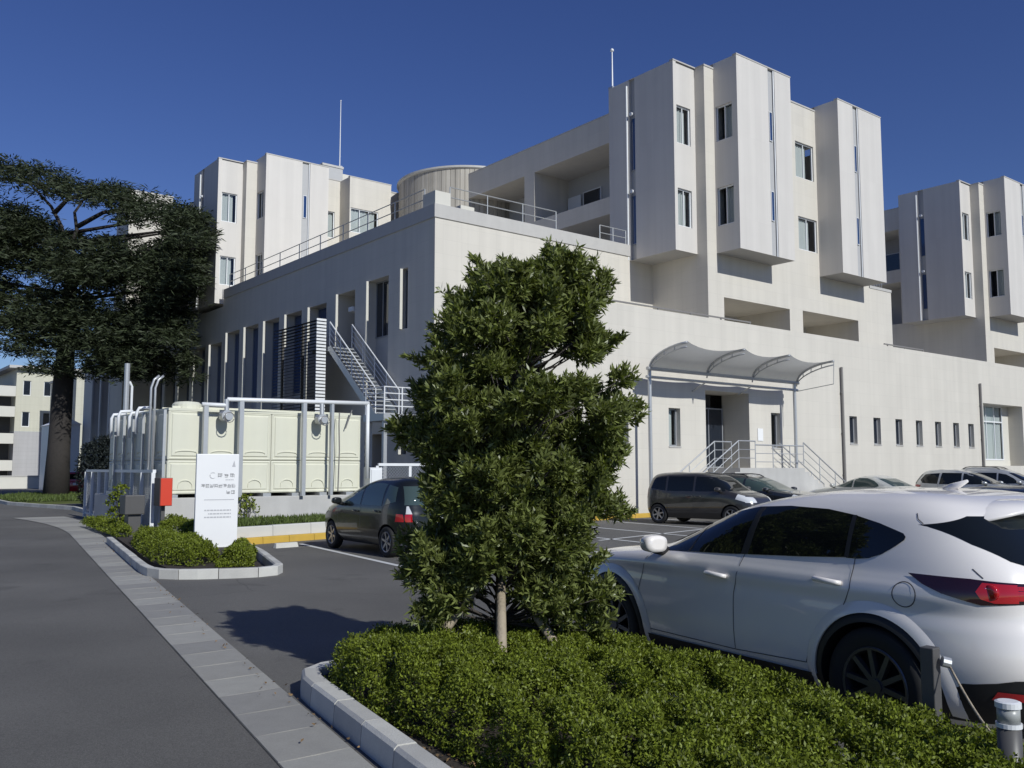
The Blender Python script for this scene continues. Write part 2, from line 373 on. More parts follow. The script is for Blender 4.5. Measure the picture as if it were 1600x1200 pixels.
for k, (a, b) in enumerate(zip(GY, GY[1:])):
    if a < 1.0: continue
    s = MB(); gp = 0.003; tz = 0.016 + 0.002 * rnd.random()
    la, lb, ra, rb = gl(a), gl(b), gr(a), gr(b); mdl = lambda l, r, t: l + (r - l) * t
    # shallow dish section: two kerbed lips and a dished middle
    ts = (0.0, 0.06, 0.12, 0.5, 0.88, 0.94, 1.0); zz = (tz, tz, tz - 0.001, tz - 0.003, tz - 0.001, tz, tz)
    s.grid([[(mdl(la, ra, t), a + gp, z) for t, z in zip(ts, zz)], [(mdl(lb, rb, t), b - gp, z) for t, z in zip(ts, zz)]])
    s.quad((la, a + gp, 0.006), (ra, a + gp, 0.006), (ra, a + gp, tz), (la, a + gp, tz)); s.quad((lb, b - gp, 0.006), (rb, b - gp, 0.006), (rb, b - gp, tz), (lb, b - gp, tz))
    s.build('gutter_slab', M['gut'][(k * 7 + (k // 3) * 5) % 3], gut)

def kerb(path, width, height, unit, mats, name='kerb', parent_kind='structure', inner=1, m_face=None, z0=0.0):
    """a kerb of separate stones along a polyline (outer base line), body on the 'inner' side"""
    pts = [Vector((x, y, 0)) for x, y in path]; seg = []
    L = [0]
    for a, b in zip(pts, pts[1:]): L.append(L[-1] + (b - a).length)
    def at(t):
        t = min(max(t, 0), L[-1])
        for i in range(len(pts) - 1):
            if t <= L[i + 1] + 1e-6:
                q = (t - L[i]) / max(1e-6, L[i + 1] - L[i]); return pts[i].lerp(pts[i + 1], q)
    def nrm(t):
        d = (at(t + 0.05) - at(t - 0.05)).normalized(); return Vector((d.y, -d.x, 0)) * inner
    root = tag(MB().prism([(p.x + nrm(0).x * 0.02, p.y + nrm(0).y * 0.02) for p in (pts[0], pts[0] + Vector((.01, 0, 0)), pts[0] + Vector((0, .01, 0)))], 0.0, 0.01).build(name, mats[0]), kind='structure')
    n = max(1, round(L[-1] / unit)); u = L[-1] / n
    for k in range(n):
        s = MB(); sub = max(1, int(u / 0.25)); rows = []
        zz = z0 + height + rnd.uniform(-0.004, 0.004)
        for j in range(sub + 1):
            t = k * u + 0.006 + (u - 0.012) * j / sub; p = at(t); q = nrm(t); ch = 0.022
            rows.append([(p.x, p.y, z0), (p.x + q.x * 0.012, p.y + q.y * 0.012, zz - ch), (p.x + q.x * (0.012 + ch), p.y + q.y * (0.012 + ch), zz),
                         (p.x + q.x * (width - 0.01), p.y + q.y * (width - 0.01), zz), (p.x + q.x * width, p.y + q.y * width, zz - 0.01), (p.x + q.x * width, p.y + q.y * width, z0)])
        s.grid(rows); s.add(rows[0], [tuple(range(6))]); s.add(rows[-1], [tuple(range(5, -1, -1))])
        s.build('kerb_stone', mats[k % len(mats)], root)
    return root
# front planter: along the gutter, round tip, back edge to the white car
PK = [(gutR(y) + 0.06, y) for y in (-1.0, 1.5, 3.0, 4.5, 6.0, 6.75)] + [(3.34, 7.0), (3.46, 7.17), (3.66, 7.26), (3.9, 7.28), (5.5, 7.05), (5.62, 6.9)]
kerb(PK, 0.16, 0.17, 0.6, [M['kerb'], M['kerb2']], inner=1)
front_poly = [(gutR(-1) + .2, -1), (gutR(6.6) + .2, 6.6), (3.5, 7.05), (3.9, 7.12), (5.45, 6.9), (5.35, 5.2), (4.95, 2.2), (4.6, -1)]
tag(MB().prism(front_poly, 0.0, 0.10).build('planting_bed', M['soil']), kind='structure')
kerb([(5.55, 6.9), (5.42, 5.2), (5.0, 2.2), (4.7, 0.2)], 0.12, 0.12, 0.6, [M['kerb'], M['kerb2']], inner=1)
# sign island
IK = [(gutR(23.6) + .05, 23.6), (gutR(20) + .05, 20), (gutR(18) + .05, 18.0), (gutR(16.4) + .06, 16.4), (4.98, 15.75), (5.15, 15.45), (5.5, 15.2), (6.1, 14.95), (6.45, 14.9), (6.7, 15.05), (6.8, 15.35), (7.6, 18.0), (8.35, 21.0)]
kerb(IK, 0.16, 0.16, 0.6, [M['kerb'], M['kerb2']], inner=1)
isl = [(gutR(24) + .2, 24.2), (gutR(18) + .2, 18), (5.2, 15.8), (5.5, 15.4), (6.4, 15.1), (6.65, 15.4), (7.45, 18), (8.25, 21.1), (8.4, 24.2)]
tag(MB().prism(isl, 0.0, 0.10).build('planting_bed', M['soil']), kind='structure')
# kerb in front of the tanks with the yellow line at its foot
YK = [(8.38, 21.05), (12.0, 21.9), (16.0, 22.6), (20.0, 23.2), (24.4, 23.75), (27.0, 23.9)]
kerb(YK, 0.16, 0.16, 0.8, [M['yellow']], inner=-1)
YK2 = [(x - .02, y + .17) for x, y in YK[:4]]
kerb(YK2, 0.18, 0.42, 1.2, [M['kerb_w']], inner=-1)
tf = MB(); tf.grid([[(x, y + 0.33, 0.40) for x, y in YK[:4]], [(x, y + 3.2, 0.40) for x, y in YK[:4]]])
tag(tf.build('grass_strip', M['turf']), kind='structure')
# painted bay lines
def line(p, q, w=0.13, name='parking_line'):
    p = Vector((*p, 0.006)); q = Vector((*q, 0.006)); d = (q - p).normalized(); n = Vector((-d.y, d.x, 0)) * (w / 2)
    tag(MB().quad(p - n, q - n, q + n, p + n).build(name, M['white']), kind='structure')
l0 = Vector((9.84, 20.63, 0)); l1 = Vector((8.9, 13.6, 0)); ld = ev
for k in (0, 1, 2, 3, 4, 5, 6):
    o = ld * (2.55 * k) + Vector((0, 0.17 * 2.55 * k + 0.14 * 2.55 * k, 0))
    line((l0 + o)[:2], (l1 + o)[:2])
line((16.2, 16.9), (27, 19.3)); line((15.6, 14.2), (27.6, 12.6))
# wheel stop
def wheel_stop(x, y, label):
    t = thing('wheel_stop', label, 'wheel stop', (x, y, 0), R(8), 'concrete wheel stops')
    b = MB(); b.add([(-.3, -.07, 0), (.3, -.07, 0), (.3, .07, 0), (-.3, .07, 0), (-.28, -.045, .11), (.28, -.045, .11), (.28, .045, .11), (-.28, .045, .11)],
                    [(0, 1, 5, 4), (1, 2, 6, 5), (2, 3, 7, 6), (3, 0, 4, 7), (4, 5, 6, 7)])
    b.build('block', M['kerb'], t, local=True, bevel=0.012)
wheel_stop(9.15, 19.95, 'low white concrete wheel stop on the asphalt between the white sign and the black hatchback')

# ------------------------------------------------------------------ ward buildings (centre one first, then copied)
def ward(label, cat='building', left=False):
    ox, oy = 30.83, 26.5
    b = thing('ward_building', label, cat, (ox, oy, 0), group='ward buildings with projecting bays')
    # main block
    mw = MB(); XF, YM, XR, YB = 32.38, 26.5, 46.0, 46.0
    holes = [(39.46, 41.06, 16.66, 18.54, .16), (39.56, 41.18, 12.9, 14.62, .16), (33.5, 38.6, 7.6, 9.71, 3.2), (39.7, 44.8, 7.6, 9.76, 3.2)]
    mwin = ((37.65, 38.35, 16.66, 18.4), (37.65, 38.35, 12.9, 14.62)) if left else ((39.46, 41.06, 16.66, 18.54), (39.56, 41.18, 12.9, 14.62))
    holes = [(*q, .16) for q in mwin] + holes[2:]
    wall_holes(mw, 'Y', YM, XF, XR, 0, 20.5, [h for h in holes if h[1] < XR], m=0)
    wall_holes(mw, 'Y', YM, XR, 48.28, 0, 11.7, [], m=0)
    mw.quad((48.28, YM, 0), (48.28, YB, 0), (48.28, YB, 11.7), (48.28, YM, 11.7)); mw.quad((XR, YM, 11.7), (48.28, YM, 11.7), (48.28, YB, 11.7), (XR, YB, 11.7))
    mw.quad((XR, YM, 11.7), (XR, YB, 11.7), (XR, YB, 20.12), (XR, YM, 20.12))
    mw.quad((XF, YM, 0), (XF, 31.2, 0), (XF, 31.2, 20.5), (XF, YM, 20.5))
    mw.quad((XF, YM, 20.5), (XR, YM, 20.5), (XR, 31.2, 20.5), (XF, 31.2, 20.5)); mw.quad((XF, 31.2, 20.12), (XR, 31.2, 20.12), (XR, YB, 20.12), (XF, YB, 20.12)); mw.quad((XF, 31.2, 20.12), (XR, 31.2, 20.12), (XR, 31.2, 20.5), (XF, 31.2, 20.5)); mw.quad((XF, YB, 0), (XR, YB, 0), (XR, YB, 20.12), (XF, YB, 20.12))
    mw.build('wall', M['tile'], b)
    # open terrace bays: back wall, ceiling, side pier inside
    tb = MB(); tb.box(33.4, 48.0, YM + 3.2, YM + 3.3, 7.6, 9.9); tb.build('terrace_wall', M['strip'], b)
    cp = MB(); cp.box(XF - .02, XR + .02, YM - .03, YM + .25, 20.5, 20.58); cp.box(XF - .02, XF + .25, YM + .25, 31.2, 20.5, 20.58); cp.box(XF - .02, XF + .25, 31.2, YB, 20.10, 20.17); cp.build('coping', M['coping'], b)
    cp = MB(); cp.box(XR + .03, 48.3, YM - .03, YM + .2, 11.7, 11.85); cp.build('coping', M['coping'], b)
    # gallery side with deep open balconies
    gm = MB()
    wall_holes(gm, 'X', XF, 31.2, YB, 0, 20.1, [(32.1, 38.8, 15.75, 18.6, 2.6), (32.1, 38.8, 11.9, 14.85, 2.6), (39.7, 45.2, 15.75, 18.6, 2.6), (39.7, 45.2, 11.9, 14.85, 2.6)])
    gm.build('gallery_wall', M['tile'], b)
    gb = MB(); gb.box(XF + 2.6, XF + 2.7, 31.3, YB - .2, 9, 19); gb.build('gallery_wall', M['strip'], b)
    for y in (33.4, 36.0, 41.5):
        window(b, 'X', XF + 2.52, y, y + 1.5, 15.0, 17.6, 0, 'frame_w', 'pane_d')
    dp = MB(); dp.box(XF + 2.45, XF + 2.5, 37.6, 38.7, 15.2, 17.5); dp.build('gallery_door', M['frame_w'], b)
    # bay one (left, set back a little), with strip window on its left face
    XL, Y1, XB, YE = 30.83, 27.02, XF, 31.2
    m1 = MB(); z0, z1 = 11.65, 20.52
    wall_holes(m1, 'Y', Y1, XL, XL + .2, z0, z1, [], m=0)
    fh = [(31.1, 32.06, 16.7, 18.5, .12), (31.1, 32.06, 12.82, 14.58, .12)]
    wall_holes(m1, 'Y', Y1 + .06, XL + .2, XB, z0, z1, fh, m=0)
    m1.quad((XL + .2, Y1, z0), (XL + .2, Y1 + .06, z0), (XL + .2, Y1 + .06, z1), (XL + .2, Y1, z1))
    wall_holes(m1, 'X', XL, Y1, YE, z0, z1, [(29.45, 29.83, z0 + .001, z1 - .001, .14)], m=0)
    m1.quad((XL, YE, z0), (XB, YE, z0), (XB, YE, z1), (XL, YE, z1)); m1.quad((XL, Y1, z1), (XB, Y1, z1), (XB, YE, z1), (XL, YE, z1))
    bay = m1.build('bay', M['bay'], b)
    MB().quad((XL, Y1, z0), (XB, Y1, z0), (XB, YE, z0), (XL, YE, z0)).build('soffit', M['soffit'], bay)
    MB().box(XL - .02, XB, Y1 - .02, Y1 + .2, z1, z1 + .06).build('coping', M['coping'], bay)
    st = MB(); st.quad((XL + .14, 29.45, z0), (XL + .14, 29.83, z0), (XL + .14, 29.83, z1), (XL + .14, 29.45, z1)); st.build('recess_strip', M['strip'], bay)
    for za, zb in ((16.0, 18.6), (12.4, 14.8)): window(b, 'X', XL + .09, 29.47, 29.81, za, zb, 0, 'frame_g', 'pane_sky', fw=.04, ft=.05)
    for z in (18.75, 14.95):
        lm = MB(); lm.tube([(XL - .02, 29.64, z), (XL - .10, 29.64, z)], .09, 10); lm.build('bay_lamp', M['frame_w'], b)
    dpipe = MB(); dpipe.tube([(XL - .06, 29.92, z0 + .02), (XL - .06, 29.92, z1 - .3)], .045, 8); dpipe.build('downpipe', M['wpaint'], b)
    for za, zb in ((16.7, 18.5), (12.82, 14.58)): window(b, 'Y', Y1 + .14, 31.1, 32.06, za, zb, 1, 'frame_w', 'pane', curtain=.8)
    # bays two and three
    def front_bay(X0, X1, YF, s0, z1, left_win):
        mm = MB(); z0 = 11.7; s1 = s0 + .52
        wall_holes(mm, 'Y', YF, X0, X1, z0, z1, [(s0, s1, z0 + .001, z1 - .001, .10)], m=0)
        lh = [(25.46, 26.4, 16.95, 18.62, .12), (25.46, 26.4, 12.94, 14.75, .12)] if left_win else []
        wall_holes(mm, 'X', X0, YF, YM, z0, z1, lh, m=0)
        mm.quad((X1, YF, z0), (X1, YM, z0), (X1, YM, z1), (X1, YF, z1)); mm.quad((X0, YF, z1), (X1, YF, z1), (X1, YM + .3, z1), (X0, YM + .3, z1))
        o = mm.build('bay', M['bay'], b)
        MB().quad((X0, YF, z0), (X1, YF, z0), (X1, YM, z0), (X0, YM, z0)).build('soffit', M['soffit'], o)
        MB().box(X0 - .02, X1 + .02, YF - .02, YF + .2, z1, z1 + .06).build('coping', M['coping'], o)
        MB().quad((s0, YF + .10, z0), (s1, YF + .10, z0), (s1, YF + .10, z1), (s0, YF + .10, z1)).build('recess_strip', M['strip'], o)
        for za, zb in ((17.25, 18.68), (13.38, 14.82)): window(b, 'Y', YF + .05, s0 + .12, s0 + .36, za, zb, 0, 'frame_w', 'pane_sky', fw=.03, ft=.05)
        pp = MB(); pp.tube([(s1 - .05, YF + .04, z0), (s1 - .05, YF + .04, z1)], .035, 6); pp.build('downpipe', M['wpaint'], b)
        if left_win:
            for za, zb in ((16.95, 18.62), (12.94, 14.75)): window(b, 'X', X0 + .08, 25.46, 26.4, za, zb, 1, 'frame_w', 'pane', curtain=.6)
    front_bay(33.05, 37.2, 25.16, 35.41, 20.76, True)
    if left:      # the left wing ends in a plain corner block with wide windows
        mm = MB(); X0_, X1_, Y0_, zt_ = 38.7, 41.75, 25.16, 20.5
        wall_holes(mm, 'Y', Y0_, X0_, X1_, 11.7, zt_, [(38.78, 40.8, 16.9, 18.5, .12), (38.78, 40.8, 12.9, 14.6, .12)], m=0); wall_holes(mm, 'X', X0_, Y0_, YM, 11.7, zt_, [], m=0)
        mm.quad((X1_, Y0_, 11.7), (X1_, YM, 11.7), (X1_, YM, zt_), (X1_, Y0_, zt_)); mm.quad((X0_, Y0_, zt_), (X1_, Y0_, zt_), (X1_, YM + .3, zt_), (X0_, YM + .3, zt_)); mm.quad((X0_, Y0_, 11.7), (X1_, Y0_, 11.7), (X1_, YM, 11.7), (X0_, YM, 11.7))
        cb = mm.build('corner_block', M['tile'], b)
        MB().box(X0_ - .02, X1_ + .02, Y0_ - .02, Y0_ + .2, zt_, zt_ + .06).build('coping', M['coping'], cb)
        for za, zb in ((16.9, 18.5), (12.9, 14.6)): window(b, 'Y', Y0_ + .06, 38.78, 40.8, za, zb, 2, 'frame_w', 'pane', curtain=.9)
    else: front_bay(41.3, 45.45, 25.16, 42.7, 20.76, False)
    for u0, u1, za, zb in mwin: window(b, 'Y', YM + .08, u0, u1, za, zb, 0 if left else 1, 'frame_w', 'pane', curtain=.95 if left else .72)
    # balcony rail at the right shoulder
    rl = MB()
    for k in range(9): rl.bar((46.1 + k * .26, YM + .5, 11.85), (46.1 + k * .26, YM + .5, 12.85), .03, .03)
    for z in (12.3, 12.85): rl.bar((46.0, YM + .5, z), (48.25, YM + .5, z), .04, .04)
    rl.build('balcony_rail', M['rail'], b)
    return b
wa = ward('tall cream hospital wing in the centre, its three white bays overhanging the lower wall')
wb_ = copy_tree(wa); wb_.location = (58.83, 26.8, 0); wb_['label'] = 'cream hospital wing cut off by the right edge of the photo, behind the centre wing'
wc = ward('cream hospital wing on the left beside the dark cedar, behind the roof railing', left=True); wc.location = (19.42, 52.5, 0)

# penthouse on the left wing and masts
ph = thing('roof_penthouse', 'grey blockwork plant room on the roof of the left wing below the mast', 'plant room', (31.6, 58.5, 20.5))
pm = MB(); pm.box(29.0, 30.6, 58.5, 62, 20.5, 23.6); pm.build('plant_block', M['strip'], ph)
pm = MB(); pm.box(30.6, 34.3, 58.9, 62, 20.5, 23.4); pm.build('plant_block', M['pale'], ph)
pm = MB(); pm.box(28.95, 30.65, 58.45, 62, 23.6, 23.75); pm.build('coping', M['coping'], ph)
def mast(x, y, z0, z1, label, ball):
    t = thing('roof_mast', label, 'mast', (x, y, z0), group='lightning masts on the roofs')
    m = MB(); m.tube([(x, y, z0), (x, y, z1)], [.04, .025], 8); m.build('pole', M['wpaint'], t)
    m = MB(); m.box(x - .15, x + .15, y - .15, y + .15, z0, z0 + .1); m.build('foot', M['steel'], t)
    m = MB(); n = 8
    m.tube([(x, y, z1 - ball), (x, y, z1 - ball * .6), (x, y, z1 + ball * .3), (x, y, z1 + ball)], [ball * .3, ball, ball, ball * .2], 8); m.build('tip', M['frame_w'], t, smooth=True)
mast(30.45, 58.7, 23.75, 28.8, 'tall thin mast on the plant room of the left wing', .05)
mast(31.0, 31.1, 20.52, 22.55, 'thin pole with a white ball on top of the centre wing', .09)
# left neighbour of the left wing: sunlit block that looks over the cedar
nb = thing('stair_tower', 'small sunlit cream stair tower left of the left wing, just above the cedar', 'tower', (18.5, 68, 0))
t_ = MB(); t_.box(17.9, 20.9, 66, 69, 0, 21.4); t_.build('wall', M['tile'], nb)
t_ = MB(); t_.box(17.85, 20.95, 65.95, 69.05, 21.4, 21.5); t_.build('coping', M['coping'], nb)
# rotunda of weathered boards
CX, CY = 35.0, 49.0
ro = thing('rotunda', 'round rooftop drum of stained vertical boards with a flat white rim, between the wings', 'rotunda', (CX, CY, 8))
m = MB(); N = 96; rows = []
for z in (8, 20.5):
    row = []
    for k in range(N):
        for e, rr in ((0.04, 4.62), (0.90, 4.62), (0.93, 4.57), (0.99, 4.57)):
            a = 2 * math.pi * (k + e) / N; row.append((CX + rr * math.cos(a), CY + rr * math.sin(a), z))
    rows.append(row)
m.grid(rows, closed=True); o = m.build('board_wall', M['timber'], ro)
m = MB(); m.tube([(CX, CY, 20.5), (CX, CY, 20.58), (CX, CY, 20.58), (CX, CY, 20.70)], [4.60, 4.72, 4.74, 4.74], 96); m.build('roof_rim', M['coping'], ro)

# ------------------------------------------------------------------ two-storey annex with the low front range
an = thing('annex_building', 'low cream two-storey annex, left side shaded, sunlit front behind the young tree', 'building', (19.77, 29.9, 0))
X0, Y1 = 19.77, 29.9
m = MB()
wall_holes(m, 'Y', Y1, X0, 32.38, 0, 11.85, [(21.55, 22.74, 7.9, 9.68, .18)], m=0)
# left facade: recessed window bays
rec = [(33.45, 35.24, 4.0, 10.08, .5), (36.4, 38.1, 7.2, 9.92, 1.6), (31.9, 32.4, 7.6, 10.15, .25), (31.9, 32.4, 2.4, 3.75, .25), (33.6, 35.2, 0.2, 3.3, .8)]
yy = 39.2
while yy < 82:
    rec.append((yy, yy + 1.85, 1.2, 9.72 if yy < 52 else 9.3, .55)); yy += 2.68
wall_holes(m, 'X', X0, Y1, 52.5, 0, 11.85, [h for h in rec if h[1] < 52.5], m=0)
wall_holes(m, 'X', X0, 52.5, 84.4, 0, 11.4, [h for h in rec if h[0] > 52.5], m=0)
m.quad((X0, 84.4, 0), (30, 84.4, 0), (30, 84.4, 11.4), (X0, 84.4, 11.4)); m.quad((X0, Y1, 11.85), (32.38, Y1, 11.85), (32.38, 52.5, 11.85), (X0, 52.5, 11.85))
m.quad((X0, 52.5, 11.4), (30, 52.5, 11.4), (30, 84.4, 11.4), (X0, 84.4, 11.4))
m.build('wall', M['tile'], an)
m = MB(); m.box(X0 - .05, 32.3, Y1 - .05, Y1 + .3, 11.85, 12.4); m.box(X0 - .05, X0 + .3, Y1 + .3, 52.4, 11.85, 12.4); m.build('parapet_band', M['coping'], an)
m = MB(); m.box(X0 - .0, X0 + .75, Y1 + .0, Y1 + .9, 12.4, 12.95); m.build('roof_box', M['pale'], an)
m = MB(); m.box(X0 + 1.6, X0 + 2.3, Y1 + .5, Y1 + .9, 12.4, 12.75); m.build('roof_box', M['pale'], an)
window(an, 'Y', Y1 + .1, 21.55, 22.74, 7.9, 9.68, 1, 'frame_w', 'pane', curtain=.5)
for k, (a, b, c, d, dp) in enumerate(rec):
    w = b - a
    fn = MB(); fn.box(X0 - .13, X0 - .003, b - .10, b + .02, c if w < 1 else max(c, .3), d); fn.build('jamb_fin', M['pale'], an)
    if w < 1: window(an, 'X', X0 + .2, a, b, c, d, 0, 'frame_g', 'pane_d', fw=.04)
    elif abs(a - 36.4) < .01:
        dk = MB(); dk.quad((X0 + 1.6, a, c), (X0 + 1.6, b, c), (X0 + 1.6, b, d), (X0 + 1.6, a, d)); dk.build('door_recess', M['strip'], an)
        dd = MB(); dd.box(X0 + 1.5, X0 + 1.58, a + .5, b - .3, c, c + 2.1); dd.build('door', M['pedestal'], an)
        ls = MB(); ls.box(X0 - .06, X0 + .25, a + .1, a + .5, 8.95, 9.15); ls.build('door_lamp', M['frame_w'], an)
    elif c < 1: 
        dk = MB(); dk.quad((X0 + .8, a, c), (X0 + .8, b, c), (X0 + .8, b, d), (X0 + .8, a, d)); dk.build('doorway_shade', M['pedestal'], an)  # dark sheet standing in for the shade inside the doorway
    else:
        sill = 7.55 if k == 0 else 5.6
        window(an, 'X', X0 + dp - .08, a, b, sill, d, 1 if k else 2, 'frame_g', 'pane_sky' if k else 'pane_d')
        lo = MB(); lo.box(X0 + dp - .05, X0 + dp, a, b, c, sill - .004); lo.build('spandrel_panel', M['strip'], an)
# roof railing
m = MB()
def rail_run(mb, p, q, z0, z1, step, mids=(0.5,), r=.022, post=.025):
    p = Vector(p); q = Vector(q); n = max(1, round((q - p).length / step))
    for k in range(n + 1):
        s = p.lerp(q, k / n); mb.tube([(s.x, s.y, z0), (s.x, s.y, z1)], post, 6)
    for t in (1.0, *mids):
        z = z0 + (z1 - z0) * t; mb.tube([(p.x, p.y, z), (q.x, q.y, z)], r, 6)
rail_run(m, (X0 + .15, Y1 + 1.0, 0), (X0 + .15, 52.0, 0), 12.4, 13.25, 2.4)
rail_run(m, (X0 + .8, Y1 + .12, 0), (26.3, Y1 + .12, 0), 12.4, 13.25, 1.7)
rail_run(m, (29.0, Y1 + .12, 0), (30.7, Y1 + .12, 0), 12.4, 13.1, .85)
m.build('roof_rail', M['rail'], an)
# low front range
YF = 25.0; XA = 21.2; XZ = 80.0; TOP = 8.24
lowh = [(27.92, 28.62, 2.72, 4.28, .3), (34.75, 35.45, 2.75, 4.34, .3), (30.22, 33.17, 1.85, 5.12, 1.5), (55.55, 60.85, 2.0, 5.72, .95), (24.9, 25.6, 2.7, 4.25, .3)]
sw = [41.14, 43.35, 45.5, 47.6, 49.68, 51.75, 53.55]
for x in sw: lowh.append((x, x + .68, 3.05, 4.42, .28))
m = MB(); wall_holes(m, 'Y', YF, XA, XZ, 0, TOP, lowh, m=0)
m.quad((XA, YF, 0), (XA, Y1, 0), (XA, Y1, TOP), (XA, YF, TOP)); m.quad((XA, YF, TOP), (XZ, YF, TOP), (XZ, YF + .28, TOP), (XA, YF + .28, TOP))
m.quad((XA, YF + .28, 7.5), (XZ, YF + .28, 7.5), (XZ, YF + .28, TOP), (XA, YF + .28, TOP)); m.quad((XA, YF + .28, 7.5), (XZ, YF + .28, 7.5), (XZ, 48, 7.5), (XA, 48, 7.5))
m.build('entrance_wall', M['tile'], an)
for ra, rb_, posts in ((XA, 33.6, (24, 27.5, 29.5, 31.5, 33.5)), (44.9, 49, (45.2, 47, 48.9))):
    m = MB(); m.box(ra, rb_, YF + .10, YF + .16, TOP + .09, TOP + .15)
    for x in posts: m.box(x, x + .06, YF + .105, YF + .155, TOP, TOP + .091)
    m.build('parapet_bar', M['pipe_d'], an)  # dark bar on stubs, drawn for the dark line above the parapet
for (a, b, c, d, dp) in lowh:
    if b - a < 1:
        q_ = (int(a * 7.3) % 4) / 3.0; window(an, 'Y', YF + dp - .1, a, b, c, d, 0, 'frame_g', 'pane' if q_ > .1 else 'pane_d', curtain=q_ * .8, fw=.07, ft=.08)
        sl = MB(); sl.box(a - .02, b + .02, YF - .03, YF + dp - .1, c - .05, c - .003); sl.build('window_sill', M['coping'], an)
    elif a < 40:
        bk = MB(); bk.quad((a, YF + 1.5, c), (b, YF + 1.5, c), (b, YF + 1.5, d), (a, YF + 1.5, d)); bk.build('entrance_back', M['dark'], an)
        w = window(an, 'Y', YF + 1.38, a + .9, b - .1, c, d - .6, 1, 'frame_g', 'pane_d')
        fr = MB(); fr.box(a + .55, a + .72, YF + 1.2, YF + 1.45, c, d - .75); fr.build('entrance_jamb', M['pale'], an)
    else:
        window(an, 'Y', YF + dp - .1, a, b - .9, c + .35, d, 3, 'frame_w', 'pane', curtain=.98, transom=d - 1.0, fw=.08)
        ap = MB(); ap.box(a, b, YF + dp - .08, YF + dp, c, c + .34); ap.box(b - .9, b, YF + dp - .06, YF + dp, c + .341, d); ap.build('apron_panel', M['pale'], an)
for x, zt in ((40.45, 6.8), (55.12, 6.85)):
    m = MB(); m.tube([(x, YF - .09, 0), (x, YF - .09, zt)], .065, 8)
    for z in (1.5, 3.5, 5.5): m.box(x - .09, x + .09, YF - .1, YF, z, z + .05)
    m.build('downpipe', M['pipe_d'], an)
nt_ = MB(); nt_.box(33.72, 34.10, YF - .03, YF - .004, 3.05, 3.6); tag(nt_.build('notice_board', M['signw']), 'small blank white notice on the wall right of the dark entrance', 'notice')

# entrance canopy
cn = thing('entrance_canopy', 'grey fabric awning on curved steel ribs over the entrance', 'canopy', (30.8, 24.2, 0))
CYb, CZb, TY, TZ = 24.2, 5.68, 22.3, 6.5
xs = [25.98, 29.4, 32.4, 35.63]
def rib_pt(t):  # arc from the beam up to the free edge
    a = t * math.pi / 2 * 0.92
    return (CYb + (TY - CYb) * (1 - math.cos(a)) / (1 - math.cos(math.pi / 2 * .92)) * 1.0, CZb + (TZ - CZb) * math.sin(a) / math.sin(math.pi / 2 * .92))
m = MB(); rows = []
for i in range(13):
    t = i / 12; y, z = rib_pt(t); row = []
    for a, b in zip(xs, xs[1:]):
        for k in range(8):
            u = k / 8; sag = 4 * u * (1 - u) * .16 * (0.25 + t); row.append((a + (b - a) * u, y + 4 * u * (1 - u) * .22 * t * t, z - sag + .05))
    row.append((xs[-1], y, z + .05)); rows.append(row)
m.grid(rows); m.build('membrane', M['membrane'], cn, smooth=True)
for x in xs:
    m = MB(); m.tube([(x, *rib_pt(i / 10)) for i in range(11)], .05, 8); m.tube([(x, rib_pt(i / 10)[0] + .02, rib_pt(i / 10)[1] - .16 - .05 * math.sin(i / 10 * 3.1)) for i in range(11)], .03, 6)
    for i in (2, 4, 6, 8): m.tube([(x, *rib_pt(i / 10)), (x, rib_pt(i / 10)[0] + .02, rib_pt(i / 10)[1] - .18)], .02, 6)
    m.build('rib', M['steel'], cn, smooth=True)
m = MB(); m.tube([(25.85, CYb, CZb), (35.75, CYb, CZb)], .075, 10); m.tube([(25.85, CYb + .05, CZb - .32), (35.75, CYb + .05, CZb - .32)], .06, 10); m.build('beam', M['steel'], cn)
for x, zb in ((26.02, 0), (35.5, 1.85)):
    m = MB(); m.tube([(x, CYb + .05, zb), (x, CYb + .05, CZb)], .075, 10); m.build('post', M['steel'], cn)
for x in (29.4, 32.4):
    m = MB(); m.tube([(x, CYb, CZb - .3), (x, YF, CZb - .65)], .03, 6); m.build('bracket', M['rail'], cn)
m = MB(); m.tube([(35.63, TY, TZ), (35.63, 22.35, 5.5), (35.63, CYb, 5.3)], .018, 6); m.build('tie_cable', M['rail'], cn)

# entrance steps with rails
es = thing('entrance_steps', 'concrete landing with a flight of steps down each side and thin steel handrails', 'steps', (32.5, 24.1, 0))
LZ = 1.85; ya, yb = 23.35, 24.98
m = MB(); m.box(30.3, 34.8, ya, yb, 0, LZ); m.build('landing', M['concrete'], es)
for sgn, xs0 in ((-1, 30.3), (1, 34.8)):
    for k in range(10):
        z = LZ * (10 - k) / 11; xa = xs0 + sgn * .33 * k; m = MB(); m.box(min(xa, xa + sgn * .33), max(xa, xa + sgn * .33), ya, yb, 0, z); m.build('step', M['concrete'], es)
def hrail(pts, posts, zdrop, name='handrail'):
    m = MB(); m.tube(pts, .028, 8)
    for off in (.35, .7): m.tube([(p[0], p[1], p[2] - off) for p in pts], .016, 6)
    for (x, y, z) in posts: m.tube([(x, y, z - zdrop), (x, y, z)], .022, 6)
    m.build(name, M['steel'], es)
for y in (ya + .05, yb - .35):
    hrail([(27.2, y, 1.15), (30.3, y, LZ + 1.1), (31.4, y, LZ + 1.1)], [(27.3, y, 1.2), (28.7, y, 1.95), (30.3, y, LZ + 1.1), (31.4, y, LZ + 1.1)], 1.1)
hrail([(31.4, ya + .05, LZ + .95), (34.8, ya + .05, LZ + .95)], [(32.6, ya + .05, LZ + .95), (33.8, ya + .05, LZ + .95), (34.8, ya + .05, LZ + 1.1)], .95)
